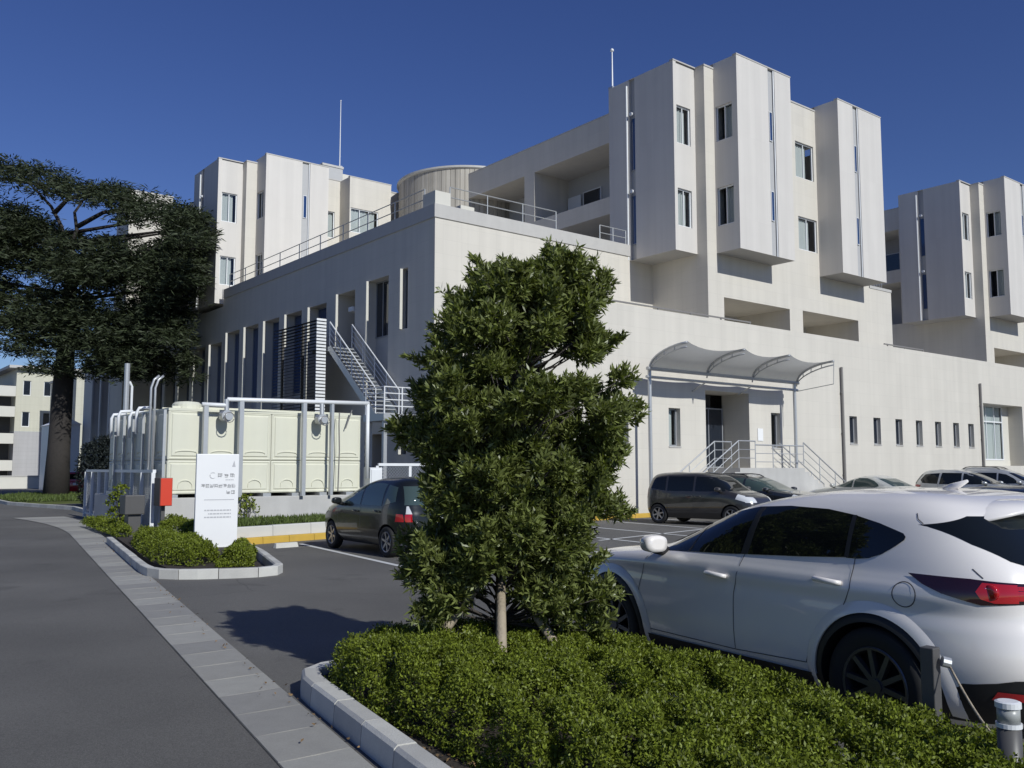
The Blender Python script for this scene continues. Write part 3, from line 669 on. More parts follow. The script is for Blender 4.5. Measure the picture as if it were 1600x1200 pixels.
for y in (ya + .05, yb - .35):
    hrail([(34.8, y, LZ + 1.1), (38.2, y, 1.1)], [(36, y, LZ + .45), (37.2, y, 1.7), (38.2, y, 1.1)], 1.1)

# ------------------------------------------------------------------ water tank yard
TX0, TX1, TY0, TY1, TZ0, TZ1 = 8.48, 14.72, 26.5, 32.5, 1.08, 3.5
pl = thing('tank_plinth', 'long pale concrete plinth under the cream water tank', 'plinth', (11.6, 29.5, 0))
m = MB(); m.box(8.2, 15.1, 26.25, 33.0, 0, 0.98); m.build('base', M['concrete'], pl, bevel=.02)
for k in range(8):
    m = MB(); x = 8.5 + k * .93; m.box(x, x + .25, 26.3, 32.8, .98, TZ0 - .004); m.build('beam', M['steel'], pl)
tk = thing('water_tank', 'large cream panelled water tank standing on the concrete plinth', 'water tank', (11.6, 29.5, TZ0))
m = MB(); m.box(TX0 + .05, TX1 - .05, TY0 + .05, TY1 - .05, TZ0, TZ1 - .02); m.build('shell', M['flange'], tk)
def tank_panel(w, h, arch):
    """one pressed panel: raised rim, raised field and an arched rib near the foot; local x right, z up, facing -y"""
    q = MB(); e = .014
    L = [(e, 0), (e, -.03), (.05, -.045), (.075, -.03), (.10, -.03), (.13, -.06)]
    rows = []
    for ins, y in L:
        rows.append([(ins, y, ins), (w - ins, y, ins), (w - ins, y, h - ins), (ins, y, h - ins)])
    q.grid(rows, closed=True); q.add(rows[-1], [(0, 1, 2, 3)])
    n = 10; cx = w / 2; r = []
    hw = w * (.30 if arch == 'flat' else .20); ah = .07 if arch == 'flat' else .22; zb = .20 if arch == 'flat' else .18
    for i in range(n + 1):
        a = math.pi * i / n; x = cx - hw * math.cos(a); z = zb + ah * math.sin(a) ** (0.7)
        r.append((x, z))
    q.grid([[(x, -.06, z - .022) for x, z in r], [(x, -.088, z - .012) for x, z in r], [(x, -.088, z + .008) for x, z in r], [(x, -.06, z + .02) for x, z in r]])
    return q.mesh('tank_panel', M['tank'], smooth=False)
pw = (TX1 - TX0) / 6; zs = TZ0 + .98
tpU = tank_panel(pw, TZ1 - zs, 'flat'); tpL = tank_panel(pw, .98, 'round')
dw = (TY1 - TY0) / 6; spU = tank_panel(dw, TZ1 - zs, 'flat'); spL = tank_panel(dw, .98, 'round')
o3 = Vector((11.6, 29.5, TZ0))
for k in range(6):
    for me, z in ((tpU, zs), (tpL, TZ0)):
        o = bpy.data.objects.new('tank_panel', me); C.objects.link(o); o.parent = tk; o.location = Vector((TX0 + pw * k, TY0 + .05, z)) - o3
    for me, z in ((spU, zs), (spL, TZ0)):
        o = bpy.data.objects.new('tank_panel', me); C.objects.link(o); o.parent = tk; o.location = Vector((TX0 + .05, TY1 - dw * k, z)) - o3; o.rotation_euler = (0, 0, R(-90))
m = MB(); m.box(TX0, TX1, TY0, TY1, TZ1 - .02, TZ1 + .05); m.build('roof', M['tank'], tk)
for k in range(7):
    m = MB(); m.box(TX0 + .2, TX1 - .2, TY0 + .3 + k * .9, TY0 + .36 + k * .9, TZ1 + .05, TZ1 + .13); m.build('roof_rib', M['tank'], tk)
m = MB(); m.tube([(9.2, 27.1, TZ1 + .05), (9.2, 27.1, TZ1 + .2), (9.2, 27.1, TZ1 + .27), (9.2, 27.1, TZ1 + .3)], [.42, .42, .34, .05], 20); m.build('manhole', M['tank'], tk, smooth=False)
for k in range(6):     # outside steel stays down the shaded side
    y = TY0 + .1 + k * dw; m = MB(); m.box(TX0 - .10, TX0 - .02, y, y + .07, TZ0, TZ1); m.build('side_stay', M['steel'], tk)
# pipework in front of the tank
pp = thing('tank_pipework', 'white pipe run with two valves across the top of the water tank', 'pipework', (11.8, 26.2, 0))
py = 26.12
m = MB(); m.tube([(9.3, py, 3.66), (10.0, py, 3.66), (10.05, py, 3.84), (14.75, py, 3.93)], .065, 10); m.tube([(14.72, py, 3.95), (14.72, py, 1.5)], .06, 10); m.build('main_pipe', M['wpaint'], pp, smooth=True)
for x, w in ((9.42, .065), (10.48, .065), (12.50, .06), (13.45, .045)):
    m = MB(); m.box(x - w, x + w, py - .04, py + .10, .98, 3.62 if x < 10 else 3.85); m.build('post', M['steel'], pp)
for x in (10.02, 13.08):
    m = MB(); m.tube([(x, py, 3.84), (x, py - .02, 3.45)], .07, 10); m.tube([(x, py - .10, 3.35), (x, py + .16, 3.35)], .17, 14); m.tube([(x, py - .22, 3.32), (x, py - .10, 3.32)], .10, 12)
    v = m.build('valve', M['steel'], pp, smooth=False)
    w = MB(); w.tube([(x + .15 * math.cos(a * .6), py - .24, 3.30 + .15 * math.sin(a * .6)) for a in range(11)], .014, 6); w.build('handwheel', M['pipe_d'], v)
m = MB(); m.tube([(13.75, py + .1, 3.6), (13.72, py + .06, 3.2), (13.76, py + .08, 2.4), (13.72, py + .06, 1.1)], .02, 6); m.build('drain_hose', M['pipe_d'], pp)
m = MB(); m.tube([(14.25, py + .2, 3.7), (14.05, py + .25, 3.1)], .02, 6); m.build('sensor_cable', M['pipe_d'], pp)
# vent pipes and tall service pole on the left of the tank
vp = thing('vent_pipes', 'pair of thin vent pipes with bent tops at the left corner of the water tank', 'pipes', (8.3, 27.2, 0))
for dx in (0, .12):
    m = MB(); m.tube([(8.18 + dx, 27.2, 0.9), (8.18 + dx, 27.2, 4.15), (8.26 + dx, 27.2, 4.4), (8.40 + dx, 27.2, 4.52)], .035, 8); m.build('pipe', M['steel'], vp, smooth=True)
sp = thing('service_pole', 'tall grey double pipe standing left of the water tank against the dark facade', 'pole', (10.2, 37, 0))
m = MB(); m.tube([(10.2, 37, 0), (10.2, 37, 5.9)], .10, 10); m.build('pole', M['steel'], sp)
m = MB(); m.tube([(10.4, 37, 0), (10.4, 37, 5.0), (10.3, 37, 5.2)], .05, 8); m.build('conduit', M['wpaint'], sp)
op = thing('overflow_pipes', 'row of white overflow pipes with elbows on the shaded side of the water tank', 'pipes', (8.3, 30, 0))
for (x, y, z) in ((8.3, 31.6, 3.55), (8.25, 30.6, 3.6), (8.25, 29.4, 3.5), (8.2, 28.5, 3.6)):
    m = MB(); m.tube([(x - .02, y, z - .75), (x - .02, y, z - .1), (x + .04, y, z + .03), (x + .4, y, z + .06)], .05, 8); m.build('pipe_elbow', M['wpaint'], op, smooth=True)
# equipment cabinet right of the tank
cb = thing('equipment_cabinet', 'pale grey steel cabinet at the right end of the water tank', 'cabinet', (14.95, 26.3, 0))
m = MB(); m.box(14.8, 15.25, 26.05, 26.5, 0.1, 1.85); m.build('case', M['wpaint'], cb, bevel=.01)
m = MB(); m.box(14.84, 15.21, 26.025, 26.05, .25, 1.78); d_ = m.build('door', M['wpaint'], cb, bevel=.006)
m = MB(); m.box(15.12, 15.15, 26.0, 26.025, 1.0, 1.2); m.build('handle', M['pipe_d'], d_)
# white yard fences
def fence(name, label, pts, ztop, step, zbase=0.12, mesh_upto=0):
    t = thing('yard_fence', label, 'fence', (*pts[0], 0), group=None)
    for (p, q) in zip(pts, pts[1:]):
        p = Vector((*p, 0)); q = Vector((*q, 0)); n = round((q - p).length / step); d = (q - p).normalized()
        for k in range(n + 1):
            s = p.lerp(q, k / n); m = MB(); m.box(s.x - .085, s.x + .02, s.y - .03, s.y + .03, 0, ztop - .04); m.build('post', M['wpaint'], t)
        for z, w in ((ztop, .09), (zbase + .04, .06)):
            m = MB(); m.bar((p.x, p.y, z), (q.x, q.y, z), w, w); m.build('rail', M['wpaint'], t)
        mm = MB(); L = (q - p).length; k = 0; h = ztop - zbase
        u = -h
        while u < L:   # welded mesh of crossing wires
            for sg in (1, -1):
                a, b = (u, u + h) if sg == 1 else (u + h, u); z0, z1 = zbase, ztop
                # clip to the panel
                def cl(a, b):
                    pa, pb = [a, z0], [b, z1]
                    for lim, s_ in ((0, -1), (L, 1)):
                        for P, Q in ((pa, pb), (pb, pa)):
                            if (P[0] - lim) * s_ > 0:
                                tt = (lim - P[0]) / (Q[0] - P[0]); P[1] += (Q[1] - P[1]) * tt; P[0] = lim
                    return pa, pb
                if max(a, b) <= 0 or min(a, b) >= L: continue
                pa, pb = cl(a, b)
                A = p + d * pa[0]; B = p + d * pb[0]; mm.bar((A.x, A.y, pa[1]), (B.x, B.y, pb[1]), .008, .008)
            u += .11
        mo = mm.build('wire_mesh', M['steel'], t); mo['kind'] = 'stuff'
    return t
fence('l', 'white metal fence with wire mesh along the left side of the tank yard', [(8.95, 37.2), (8.05, 26.2)], 1.74, 1.35)
fence('r', 'white metal fence between the water tank and the stairs, behind the black hatchback', [(15.4, 26.6), (20.5, 26.6)], 1.95, 1.2)
rbx = thing('hydrant_box', 'orange red fire hose box on a post in front of the white fence', 'hose box', (8.1, 25.6, 0))
m = MB(); m.box(7.98, 8.32, 25.45, 25.95, .80, 1.56); m.build('case', M['red_d'], rbx, bevel=.01)
m = MB(); m.box(7.995, 8.305, 25.42, 25.45, .81, 1.55); m.build('door', M['red'], rbx, bevel=.008)
m = MB(); m.box(8.1, 8.2, 25.65, 25.75, 0.05, .80); m.build('post', M['pedestal'], rbx)
pd = thing('ticket_pedestal', 'dark grey box on a thick post beside the gutter, left of the sign', 'pedestal', (7.2, 25.2, 0))
m = MB(); m.box(7.06, 7.38, 25.0, 25.35, 0, .62); m.build('post', M['pedestal'], pd, bevel=.01)
m = MB(); m.box(6.94, 7.44, 24.9, 25.4, .62, 1.12); m.build('box', M['pedestal'], pd, bevel=.02)

# louvre screen and steel stair on the shaded facade
ls = thing('louvre_screen', 'tall dark louvred screen beside the outdoor stair, its slat ends coloured white as if sunlit', 'screen', (18.3, 39, 4))
slat = MB()
sx0, sx1, sy0, sy1 = 18.0, 18.42, 36.6, 41.2
for k in range(30):
    z = 4.1 + k * .147
    v = [(sx0, sy0, z), (sx1, sy0, z + .09), (sx1, sy0, z + .11), (sx0, sy0, z + .02), (sx0, sy1, z), (sx1, sy1, z + .09), (sx1, sy1, z + .11), (sx0, sy1, z + .02)]
    m = MB(); m.add(v, [(0, 1, 2, 3), (7, 6, 5, 4), (0, 4, 5, 1), (1, 5, 6, 2), (2, 6, 7, 3), (3, 7, 4, 0)]); m.build('slat', M['trim'], ls)
    e = MB(); e.box(sx0 - .02, sx1 + .02, sy0 - .06, sy0 - .004, z - .02, z + .075); e.build('sunlit_slat_end', M['wpaint'], ls)  # white caps on the black slats: sunlight put into the end colour
for y in (36.7, 38.9, 41.1):
    m = MB(); m.box(18.43, 18.53, y, y + .1, 0, 8.45); m.build('post', M['pedestal'], ls)
stw = thing('steel_staircase', 'galvanised outdoor stair with railings running down the shaded facade', 'stairs', (19, 34, 0))
xa, xb = 18.55, 19.65; top = (36.4, 7.25); bot = (32.3, 4.0); n = 18
for x in (xa, xb):
    m = MB(); m.bar((x, top[0], top[1] - .1), (x, bot[0], bot[1] - .1), .06, .28); m.build('stringer', M['steel'], stw)
for k in range(n):
    t = (k + .5) / n; y = top[0] + (bot[0] - top[0]) * t; z = top[1] + (bot[1] - top[1]) * t
    m = MB(); m.box(xa + .03, xb - .03, y - .14, y + .14, z - .04, z); m.build('tread', M['steel'], stw)
for x in (xa, xb):
    m = MB()
    for off in (1.05, .8, .55, .3): m.tube([(x, top[0], top[1] + off), (x, bot[0], bot[1] + off)], .028 if off > 1 else .016, 6)
    for k in range(5):
        t = k / 4; y = top[0] + (bot[0] - top[0]) * t; z = top[1] + (bot[1] - top[1]) * t; m.tube([(x, y, z), (x, y, z + 1.05)], .024, 6)
    m.build('handrail', M['wpaint'], stw)
m = MB(); m.box(18.0, 19.7, 30.7, 32.3, 3.68, 3.95); m.build('landing', M['steel'], stw)
m = MB()
for z in (4.25, 4.5, 4.75, 5.0):
    m.tube([(18.05, 32.2, z), (18.05, 30.75, z), (19.65, 30.75, z)], .022, 6)
for p in ((18.05, 32.2), (18.05, 30.75), (18.85, 30.75), (19.65, 30.75)): m.tube([(*p, 3.95), (*p, 5.02)], .032, 6)
m.build('landing_rail', M['wpaint'], stw)
m = MB(); m.box(18.1, 18.25, 30.85, 31.0, 0, 3.68); m.box(18.1, 18.25, 32.0, 32.15, 0, 3.68); m.build('support_post', M['steel'], stw)
m = MB(); m.box(18.5, 19.7, 36.4, 38.0, 7.0, 7.2); m.build('landing', M['steel'], stw)

# sign board
sg = thing('sign_board', 'upright white information sign with grey print standing in the low shrubs', 'sign', (7.45, 19.85, 0.05), R(-12))
m = MB(); m.box(-.45, .45, -.07, .07, 0, 2.08); m.build('panel', M['signw'], sg, local=True, bevel=.012)
m = MB(); m.box(-.49, .47, -.09, .09, 0, .06); m.build('foot', M['concrete'], sg, local=True)
def glyph(mb, x, z, s, seed):
    """one small blocky character made of strokes, too fine to read in the photograph"""
    r = random.Random(seed); y = -.073; t = s * .12
    B = lambda a, b, c, d: mb.box(x + a * s, x + b * s, y - .0015, y, z + c * s, z + d * s)
    for h in sorted(r.sample((.06, .22, .38, .54, .70, .86), 4)): B(r.choice((.05, .2)), r.choice((.8, .95)), h - .04, h + .04)
    for v in r.sample((.10, .30, .5, .70, .90), 3): B(v - .04, v + .04, r.choice((.05, .3)), r.choice((.7, .95)))
pr = MB(); rowx = .36
for i in range(3): glyph(pr, rowx - .13 * (i + 1) + .03, 1.565, .10, 11 + i)
for i in range(8): glyph(pr, rowx - .092 * (i + 1) + .03, 1.345, .085, 31 + i)
for i in range(2): glyph(pr, rowx - .10 * (i + 1) + .03, 1.205, .085, 51 + i)
pr.build('main_print', M['ink'], sg, local=True)
pr = MB(); pr.add([(.30, -.0735, 1.80), (.375, -.0735, 1.80), (.345, -.0735, 1.94)], [(0, 1, 2)]); ring = []
for k in range(14):
    a = R(50) + R(260) * k / 13; ring.append((-.10 + .062 * math.cos(a), -.0735, 1.615 + .062 * math.sin(a)))
for a, b in zip(ring, ring[1:]): pr.bar(a, b, .022, .003)
for i in range(5): pr.box(.17 + i * .036, .195 + i * .036, -.0745, -.0735, 1.505, 1.525)
for z, a, b in ((.84, -.26, .30), (.765, -.18, .30), (.69, -.26, .30)):
    x = a
    while x < b:
        w = .02 + .02 * ((int(x * 1000) * 7) % 3); pr.box(x, min(x + w, b), -.0745, -.0735, z, z + .028); x += w + .012
pr.build('small_print', M['ink_l'], sg, local=True)
pr = MB(); pr.box(-.27, .36, -.0745, -.0735, 1.075, 1.09); pr.build('rule_line', M['ink_l'], sg, local=True)

# bollard light, chain post and chain
bl = thing('bollard_light', 'grey bollard lamp with a white ringed top at the lower right corner', 'bollard', (4.55, 2.0, 0))
m = MB(); m.tube([(4.55, 2, 0), (4.55, 2, .60)], .053, 20); m.build('post', M['pedestal'], bl, smooth=True)
m = MB(); m.tube([(4.55, 2, .60), (4.55, 2, .62), (4.55, 2, .62), (4.55, 2, .625)], [.057, .057, .05, .04], 20); m.build('ring', M['wpaint'], bl)
m = MB(); m.tube([(4.55, 2, .62), (4.55, 2, .69)], .05, 20); m.build('lens', M['lens'], bl, smooth=True)
m = MB(); m.tube([(4.55, 2, .625), (4.55, 2, .665), (4.55, 2, .69)], [.046, .02, .012], 16); m.build('reflector', M['steel'], bl)
m = MB(); m.tube([(4.55, 2, .69), (4.55, 2, .715), (4.55, 2, .72)], [.057, .057, .045], 20); m.build('cap', M['wpaint'], bl)
cp_ = thing('chain_post', 'short square grey post in the hedge next to the rear wheel of the white car', 'post', (5.12, 2.66, 0))
m = MB(); m.box(5.085, 5.165, 2.625, 2.705, 0, .80); m.build('post', M['pedestal'], cp_, bevel=.006)
m = MB(); m.tube([(5.13, 2.60, .73), (5.16, 2.57, .72)], .03, 10); m.build('hook', M['steel'], cp_)
ch = MB(); a = Vector((5.15, 2.57, .71)); b = Vector((4.66, 2.02, .42)); pts = [a.lerp(b, k / 12) - Vector((0, 0, .05 * math.sin(math.pi * k / 12))) for k in range(13)]
ch.tube(pts, .007, 6); tag(ch.build('barrier_rope', M['stake'], smooth=True), 'pale cord sagging from the grey post down to the bollard lamp', 'rope')

# ------------------------------------------------------------------ cars
def cat_rom(rows, per):
    rows = np.array(rows, float); n = len(rows); out = []
    for i in range(n - 1):
        p0 = rows[max(i - 1, 0)]; p1 = rows[i]; p2 = rows[i + 1]; p3 = rows[min(i + 2, n - 1)]
        for k in range(per):
            t = k / per
            # monotone (Hermite with limited slopes)
            d = p2 - p1; m1 = np.where((p1 - p0) * d > 0, 0.5 * (p2 - p0), 0); m2 = np.where((p3 - p2) * d > 0, 0.5 * (p3 - p1), 0)
            m1 = np.sign(m1) * np.minimum(np.abs(m1), 3 * np.abs(d)); m2 = np.sign(m2) * np.minimum(np.abs(m2), 3 * np.abs(d))
            out.append((2 * t**3 - 3 * t**2 + 1) * p1 + (t**3 - 2 * t**2 + t) * m1 + (-2 * t**3 + 3 * t**2) * p2 + (t**3 - t**2) * m2)
    out.append(rows[-1]); return np.array(out)

class Shape:
    """car body as a stack of superellipse slices: rows are (z, x_front, x_rear, half_width, exponent)"""
    def __init__(s, rows): s.t = cat_rom(rows, 8)
    def at(s, z):
        t = s.t; return [np.interp(z, t[:, 0], t[:, k]) for k in range(1, 5)]
    def side(s, x, z):
        xf, xr, w, n = s.at(z); u = abs((x - xr) / (xf - xr) * 2 - 1); u = min(u, .9999); return w * (1 - u ** n) ** (1 / n)
    def end(s, y, z, rear):
        xf, xr, w, n = s.at(z); v = min(abs(y) / w, .9999); u = (1 - v ** n) ** (1 / n); c = (xf + xr) / 2; h = (xf - xr) / 2
        return c - h * u if rear else c + h * u
    def body(s, nth=112):
        rows = []
        for (z, xf, xr, w, n) in s.t:
            c = (xf + xr) / 2; h = (xf - xr) / 2; row = []
            for k in range(nth):
                a = 2 * math.pi * k / nth; ca, sa = math.cos(a), math.sin(a)
                row.append((c + h * math.copysign(abs(ca) ** (2 / n), ca), w * math.copysign(abs(sa) ** (2 / n), sa), z))
            rows.append(row)
        m = MB(); m.grid(rows, closed=True); k = len(rows)
        m.add(rows[0], [tuple(range(nth - 1, -1, -1))]); m.add(rows[-1], [tuple(range(nth))])
        return m
def poly_cols(poly, N, Mr):
    xs = [p[0] for p in poly]; x0, x1 = min(xs), max(xs); cols = []
    br = sorted(set(xs)); samp = sorted(set(list(np.linspace(x0 + 1e-4, x1 - 1e-4, N)) + [min(max(b, x0 + 1e-4), x1 - 1e-4) for b in br]))
    for x in samp:
        zs = []
        for a, b in zip(poly, poly[1:] + poly[:1]):
            if (a[0] - x) * (b[0] - x) < 0: zs.append(a[1] + (b[1] - a[1]) * (x - a[0]) / (b[0] - a[0]))
        if len(zs) < 2:
            near = [p[1] for p in poly if abs(p[0] - x) < 2e-4]; zs += near
        if len(zs) >= 2: cols.append([(x, min(zs) + (max(zs) - min(zs)) * j / Mr) for j in range(Mr + 1)])
    return cols
def smooth_poly(poly, it=2):
    for _ in range(it):
        q = []
        for a, b in zip(poly, poly[1:] + poly[:1]):
            q.append((a[0] * .75 + b[0] * .25, a[1] * .75 + b[1] * .25)); q.append((a[0] * .25 + b[0] * .75, a[1] * .25 + b[1] * .75))
        poly = q
    return poly
def side_patch(mb, sh, poly, sgn, off=.004, N=40, Mr=8):
    mb.grid([[(x, sgn * (sh.side(x, z) + off), z) for x, z in c] for c in poly_cols(poly, N, Mr)])
def end_patch(mb, sh, poly, rear, off=.004, N=40, Mr=8):
    mb.grid([[(sh.end(y, z, rear) + (-off if rear else off), y, z) for y, z in c] for c in poly_cols(poly, N, Mr)])
def stroke(sh, pts, sgn, w=.006, off=.003):
    m = MB(); rows = [[], []]; k = len(pts); dense = []
    for a, b in zip(pts, pts[1:]):
        nn = max(2, int(math.hypot(b[0] - a[0], b[1] - a[1]) / .06))
        dense += [(a[0] + (b[0] - a[0]) * i / nn, a[1] + (b[1] - a[1]) * i / nn) for i in range(nn)]
    dense.append(pts[-1])
    for i, p in enumerate(dense):
        a = dense[max(i - 1, 0)]; b = dense[min(i + 1, len(dense) - 1)]; d = (b[0] - a[0], b[1] - a[1]); L = math.hypot(*d) or 1
        n_ = (-d[1] / L * w / 2, d[0] / L * w / 2)
        for r, s_ in ((0, 1), (1, -1)):
            x, z = p[0] + n_[0] * s_, p[1] + n_[1] * s_; rows[r].append((x, sgn * (sh.side(x, z) + off), z))
    m.grid(rows); return m
def wheel(parent, x, y, r, w, spokes, rim_m='rim', rr=.66):
    sg = 1 if y > 0 else -1; prof = [(r * rr, w * .42), (r * .80, w * .5), (r * .95, w * .47), (r, w * .33), (r, 0)]
    prof = prof + [(a, -b) for a, b in prof[-2::-1]]; n = 40; m = MB()
    m.grid([[(x + a * math.cos(2 * math.pi * k / n), y + b * sg, r + a * math.sin(2 * math.pi * k / n)) for k in range(n)] for a, b in prof], closed=True)
    wh = m.build('wheel', M['tyre'], parent, local=True, smooth=True)
    q = MB(); R0 = r * rr; yo = y + sg * w * .36
    q.grid([[(x + a * math.cos(2 * math.pi * k / n), y + sg * b, r + a * math.sin(2 * math.pi * k / n)) for k in range(n)] for a, b in ((R0 * 1.02, w * .43), (R0 * .99, w * .46), (R0 * .93, w * .44), (R0 * .90, w * .2), (R0 * .90, -w * .3))], closed=True)
    for k in range(spokes):
        a = 2 * math.pi * (k + .25) / spokes; ca, sa = math.cos(a), math.sin(a); hw = R0 * (.75 / spokes)
        T = lambda rad, t, yy: (x + rad * ca - t * sa, yy, r + rad * sa + t * ca)
        q.add([T(.1 * R0, -hw, yo), T(.95 * R0, -hw * .8, yo + sg * .01), T(.95 * R0, hw * .8, yo + sg * .01), T(.1 * R0, hw, yo), T(.1 * R0, -hw, yo - sg * .04), T(.95 * R0, -hw, yo - sg * .03), T(.95 * R0, hw, yo - sg * .03), T(.1 * R0, hw, yo - sg * .04)],
              [(0, 1, 2, 3), (0, 1, 5, 4), (3, 2, 6, 7)])
    q.tube([(x, yo - sg * .03, r), (x, yo + sg * .012, r)], R0 * .19, 12)
    q.build('rim', M[rim_m], wh, local=True)
    d = MB(); d.tube([(x, y - sg * w * .1, r), (x, y - sg * w * .05, r)], R0 * .88, 24); d.build('brake_disc', M['well'], wh, local=True)

def car(label, loc, heading, rows, wb, track, wr, ww, paint, wells=None, side_glass=(), rear_glass=None, front_glass=None, doors=(), handles=(), mirror=None,
        tail=None, tail_side=None, head=None, head_side=None, sill=None, arch=None, plate=None, rails=None, spoiler=None, scale=1.05, spokes=7, glass='cglass', rim_m='rim', seats=False, extra=None, pillar=(), grp='cars parked in the hospital car park'):
    t = thing('parked_car', label, 'car', loc, heading, grp, scale)
    sh = Shape(rows); b = sh.body().build('body_raw', [M[paint], M['well']], None, local=True, smooth=True)
    cut = MB(); wr2 = wells or wr * 1.16
    for x in (0, wb):
        for sg in (1, -1): cut.tube([(x, sg * (track - ww * .95), wr), (x, sg * (track + .6), wr)], wr2, 40, m=1)
    cm = cut.build('cut_raw', [M[paint], M['well']], None, local=True)
    md = b.modifiers.new('cut', 'BOOLEAN'); md.object = cm; md.operation = 'DIFFERENCE'; md.solver = 'EXACT'
    try: md.material_mode = 'TRANSFER'
    except Exception: pass
    dg = bpy.context.evaluated_depsgraph_get(); me = bpy.data.meshes.new_from_object(b.evaluated_get(dg)); me.name = 'car_body'
    bpy.data.objects.remove(b); bpy.data.objects.remove(cm)
    bo = bpy.data.objects.new('body', me); C.objects.link(bo); bo.parent = t
    try: me.set_sharp_from_angle(angle=R(40))
    except Exception: pass
    zt = sh.t[-1, 0]
    def B(mb, name, mm, smooth=True, par=t): return mb.build(name, M[mm], par, local=True, smooth=smooth)
    for sg in (1, -1):
        for k, poly in enumerate(side_glass):
            m = MB(); side_patch(m, sh, poly, sg, .005); B(m, 'side_window', glass)
        for poly in pillar:
            m = MB(); side_patch(m, sh, poly, sg, .0065, 8, 8); B(m, 'pillar', 'trim')
        for pts in doors: B(stroke(sh, pts, sg), 'door_seam', 'seam')
        for (x, z) in handles:
            m = MB(); y0 = sh.side(x, z); m.tube([(x - .11, sg * (y0 + .004), z - .008), (x - .09, sg * (y0 + .035), z - .004), (x + .08, sg * (y0 + .035), z + .004), (x + .11, sg * (y0 + .004), z + .006)], [.016, .018, .018, .014], 8)
            hd = B(m, 'door_handle', paint)
        if mirror:
            x, z = mirror; y0 = sh.side(x, z); m = MB()
            rws = []
            for i, (dx, sc) in enumerate(((-.075, .55), (-.07, .92), (-.03, 1.0), (.03, .95), (.075, .7), (.10, .3))):
                rws.append([(x + dx, sg * (y0 + .14 + .105 * sc * math.copysign(abs(math.cos(a)) ** .7, math.cos(a))), z + .07 + .07 * sc * math.copysign(abs(math.sin(a)) ** .7, math.sin(a))) for a in [2 * math.pi * q / 20 for q in range(20)]])
            m.grid(rws, closed=True); m.add(rws[0], [tuple(range(20))]); m.add(rws[-1], [tuple(range(20))])
            mo = B(m, 'door_mirror', paint)
            m = MB(); m.tube([(x + .02, sg * (y0 - .02), z + .0), (x + .01, sg * (y0 + .12), z + .02)], [.045, .03], 8); B(m, 'mirror_arm', 'trim', par=mo)
        if tail_side:
            for poly, mm in tail_side:
                m = MB(); side_patch(m, sh, poly, sg, .006 if mm == 'lamp_d' else .009); B(m, 'tail_lamp', mm)
        if head_side:
            m = MB(); side_patch(m, sh, head_side, sg, .006); B(m, 'headlamp', 'lamp_c')
        if sill:
            m = MB(); side_patch(m, sh, sill, sg, .012, 30, 4); B(m, 'sill_cladding', 'trim')
        if arch:
            for x in (0, wb):
                for (ra, rb, mm, off) in arch:
                    m = MB(); rws = []
                    for i in range(41):
                        a = R(-12) + R(204) * i / 40; row = []
                        for j in range(5):
                            rr = ra + (rb - ra) * j / 4; px, pz = x + rr * math.cos(a), wr + rr * math.sin(a); pz = max(pz, sh.t[0, 0] + .01)
                            row.append((px, sg * (sh.side(px, pz) + off * (1 - (j / 4) ** 2) + .003), pz))
                        rws.append(row)
                    m.grid(rws); B(m, 'wheel_arch', mm)
        if rails:
            xa, xb, ins = rails; m = MB(); k = 10; pts = []
            for i in range(k + 1):
                x = xa + (xb - xa) * i / k; zz = zt
                for z in np.linspace(zt, zt - .4, 60):
                    if sh.at(z)[0] > x > sh.at(z)[1] and sh.side(x, z) >= ins: zz = z; break
                pts.append((x, sg * ins, zz + (.05 if 0 < i < k else .01)))
            m.tube(pts, .018, 6); B(m, 'roof_rail', 'trim')
        for x in (0, wb): wheel(t, x, sg * track, wr, ww, spokes, rim_m)
    if rear_glass:
        m = MB(); end_patch(m, sh, rear_glass, True, .005, 140, 10); B(m, 'rear_window', glass)
    if front_glass:
        m = MB(); end_patch(m, sh, front_glass, False, .005); B(m, 'windscreen', glass)
    for lst, rear in ((tail, True), (head, False)):
        if lst:
            for poly, mm in lst:
                for sg in (1, -1):
                    m = MB(); end_patch(m, sh, [(y * sg, z) for y, z in poly], rear, .006); B(m, 'tail_lamp' if rear else 'headlamp', mm)
    if plate:
        zc, rear = plate; m = MB(); x = sh.end(0, zc, rear) + (-.03 if rear else .02); m.box(x - .008, x + .008, -.165, .165, zc - .08, zc + .08); B(m, 'number_plate', 'signw', False)
    if extra: extra(t, sh, B)
    return t

# ---- white crossover in the foreground
SUV = [(.20, 3.40, -.66, .80, 5), (.34, 3.56, -.80, .885, 5.5), (.50, 3.61, -.90, .915, 5.5), (.62, 3.60, -.93, .922, 5.5), (.76, 3.56, -.92, .922, 5.2), (.86, 3.49, -.895, .915, 5.0),
       (.93, 3.36, -.885, .922, 5.0), (.99, 3.08, -.885, .910, 5.0), (1.04, 2.62, -.875, .885, 5.0), (1.09, 2.28, -.855, .862, 5.0), (1.18, 2.03, -.80, .835, 4.8), (1.30, 1.76, -.70, .795, 4.6),
       (1.41, 1.47, -.60, .745, 4.6), (1.475, 1.22, -.50, .695, 4.4), (1.52, .98, -.40, .64, 4.2), (1.552, .74, -.28, .56, 3.8), (1.572, .52, -.12, .44, 3.4), (1.580, .34, .04, .24, 2.8)]
DLO_F = [(2.08, 1.05), (1.90, 1.165), (1.66, 1.29), (1.40, 1.385), (1.12, 1.435), (1.12, 1.09), (1.30, 1.08)]
DLO_R = [(1.12, 1.435), (.80, 1.452), (.45, 1.442), (.22, 1.412), (.22, 1.14), (.60, 1.115), (1.12, 1.09)]
DLO_Q = [(.22, 1.412), (.02, 1.37), (-.11, 1.332), (-.165, 1.315), (-.185, 1.295), (-.18, 1.275), (-.13, 1.235), (-.04, 1.18), (.05, 1.148), (.13, 1.138), (.22, 1.137)]
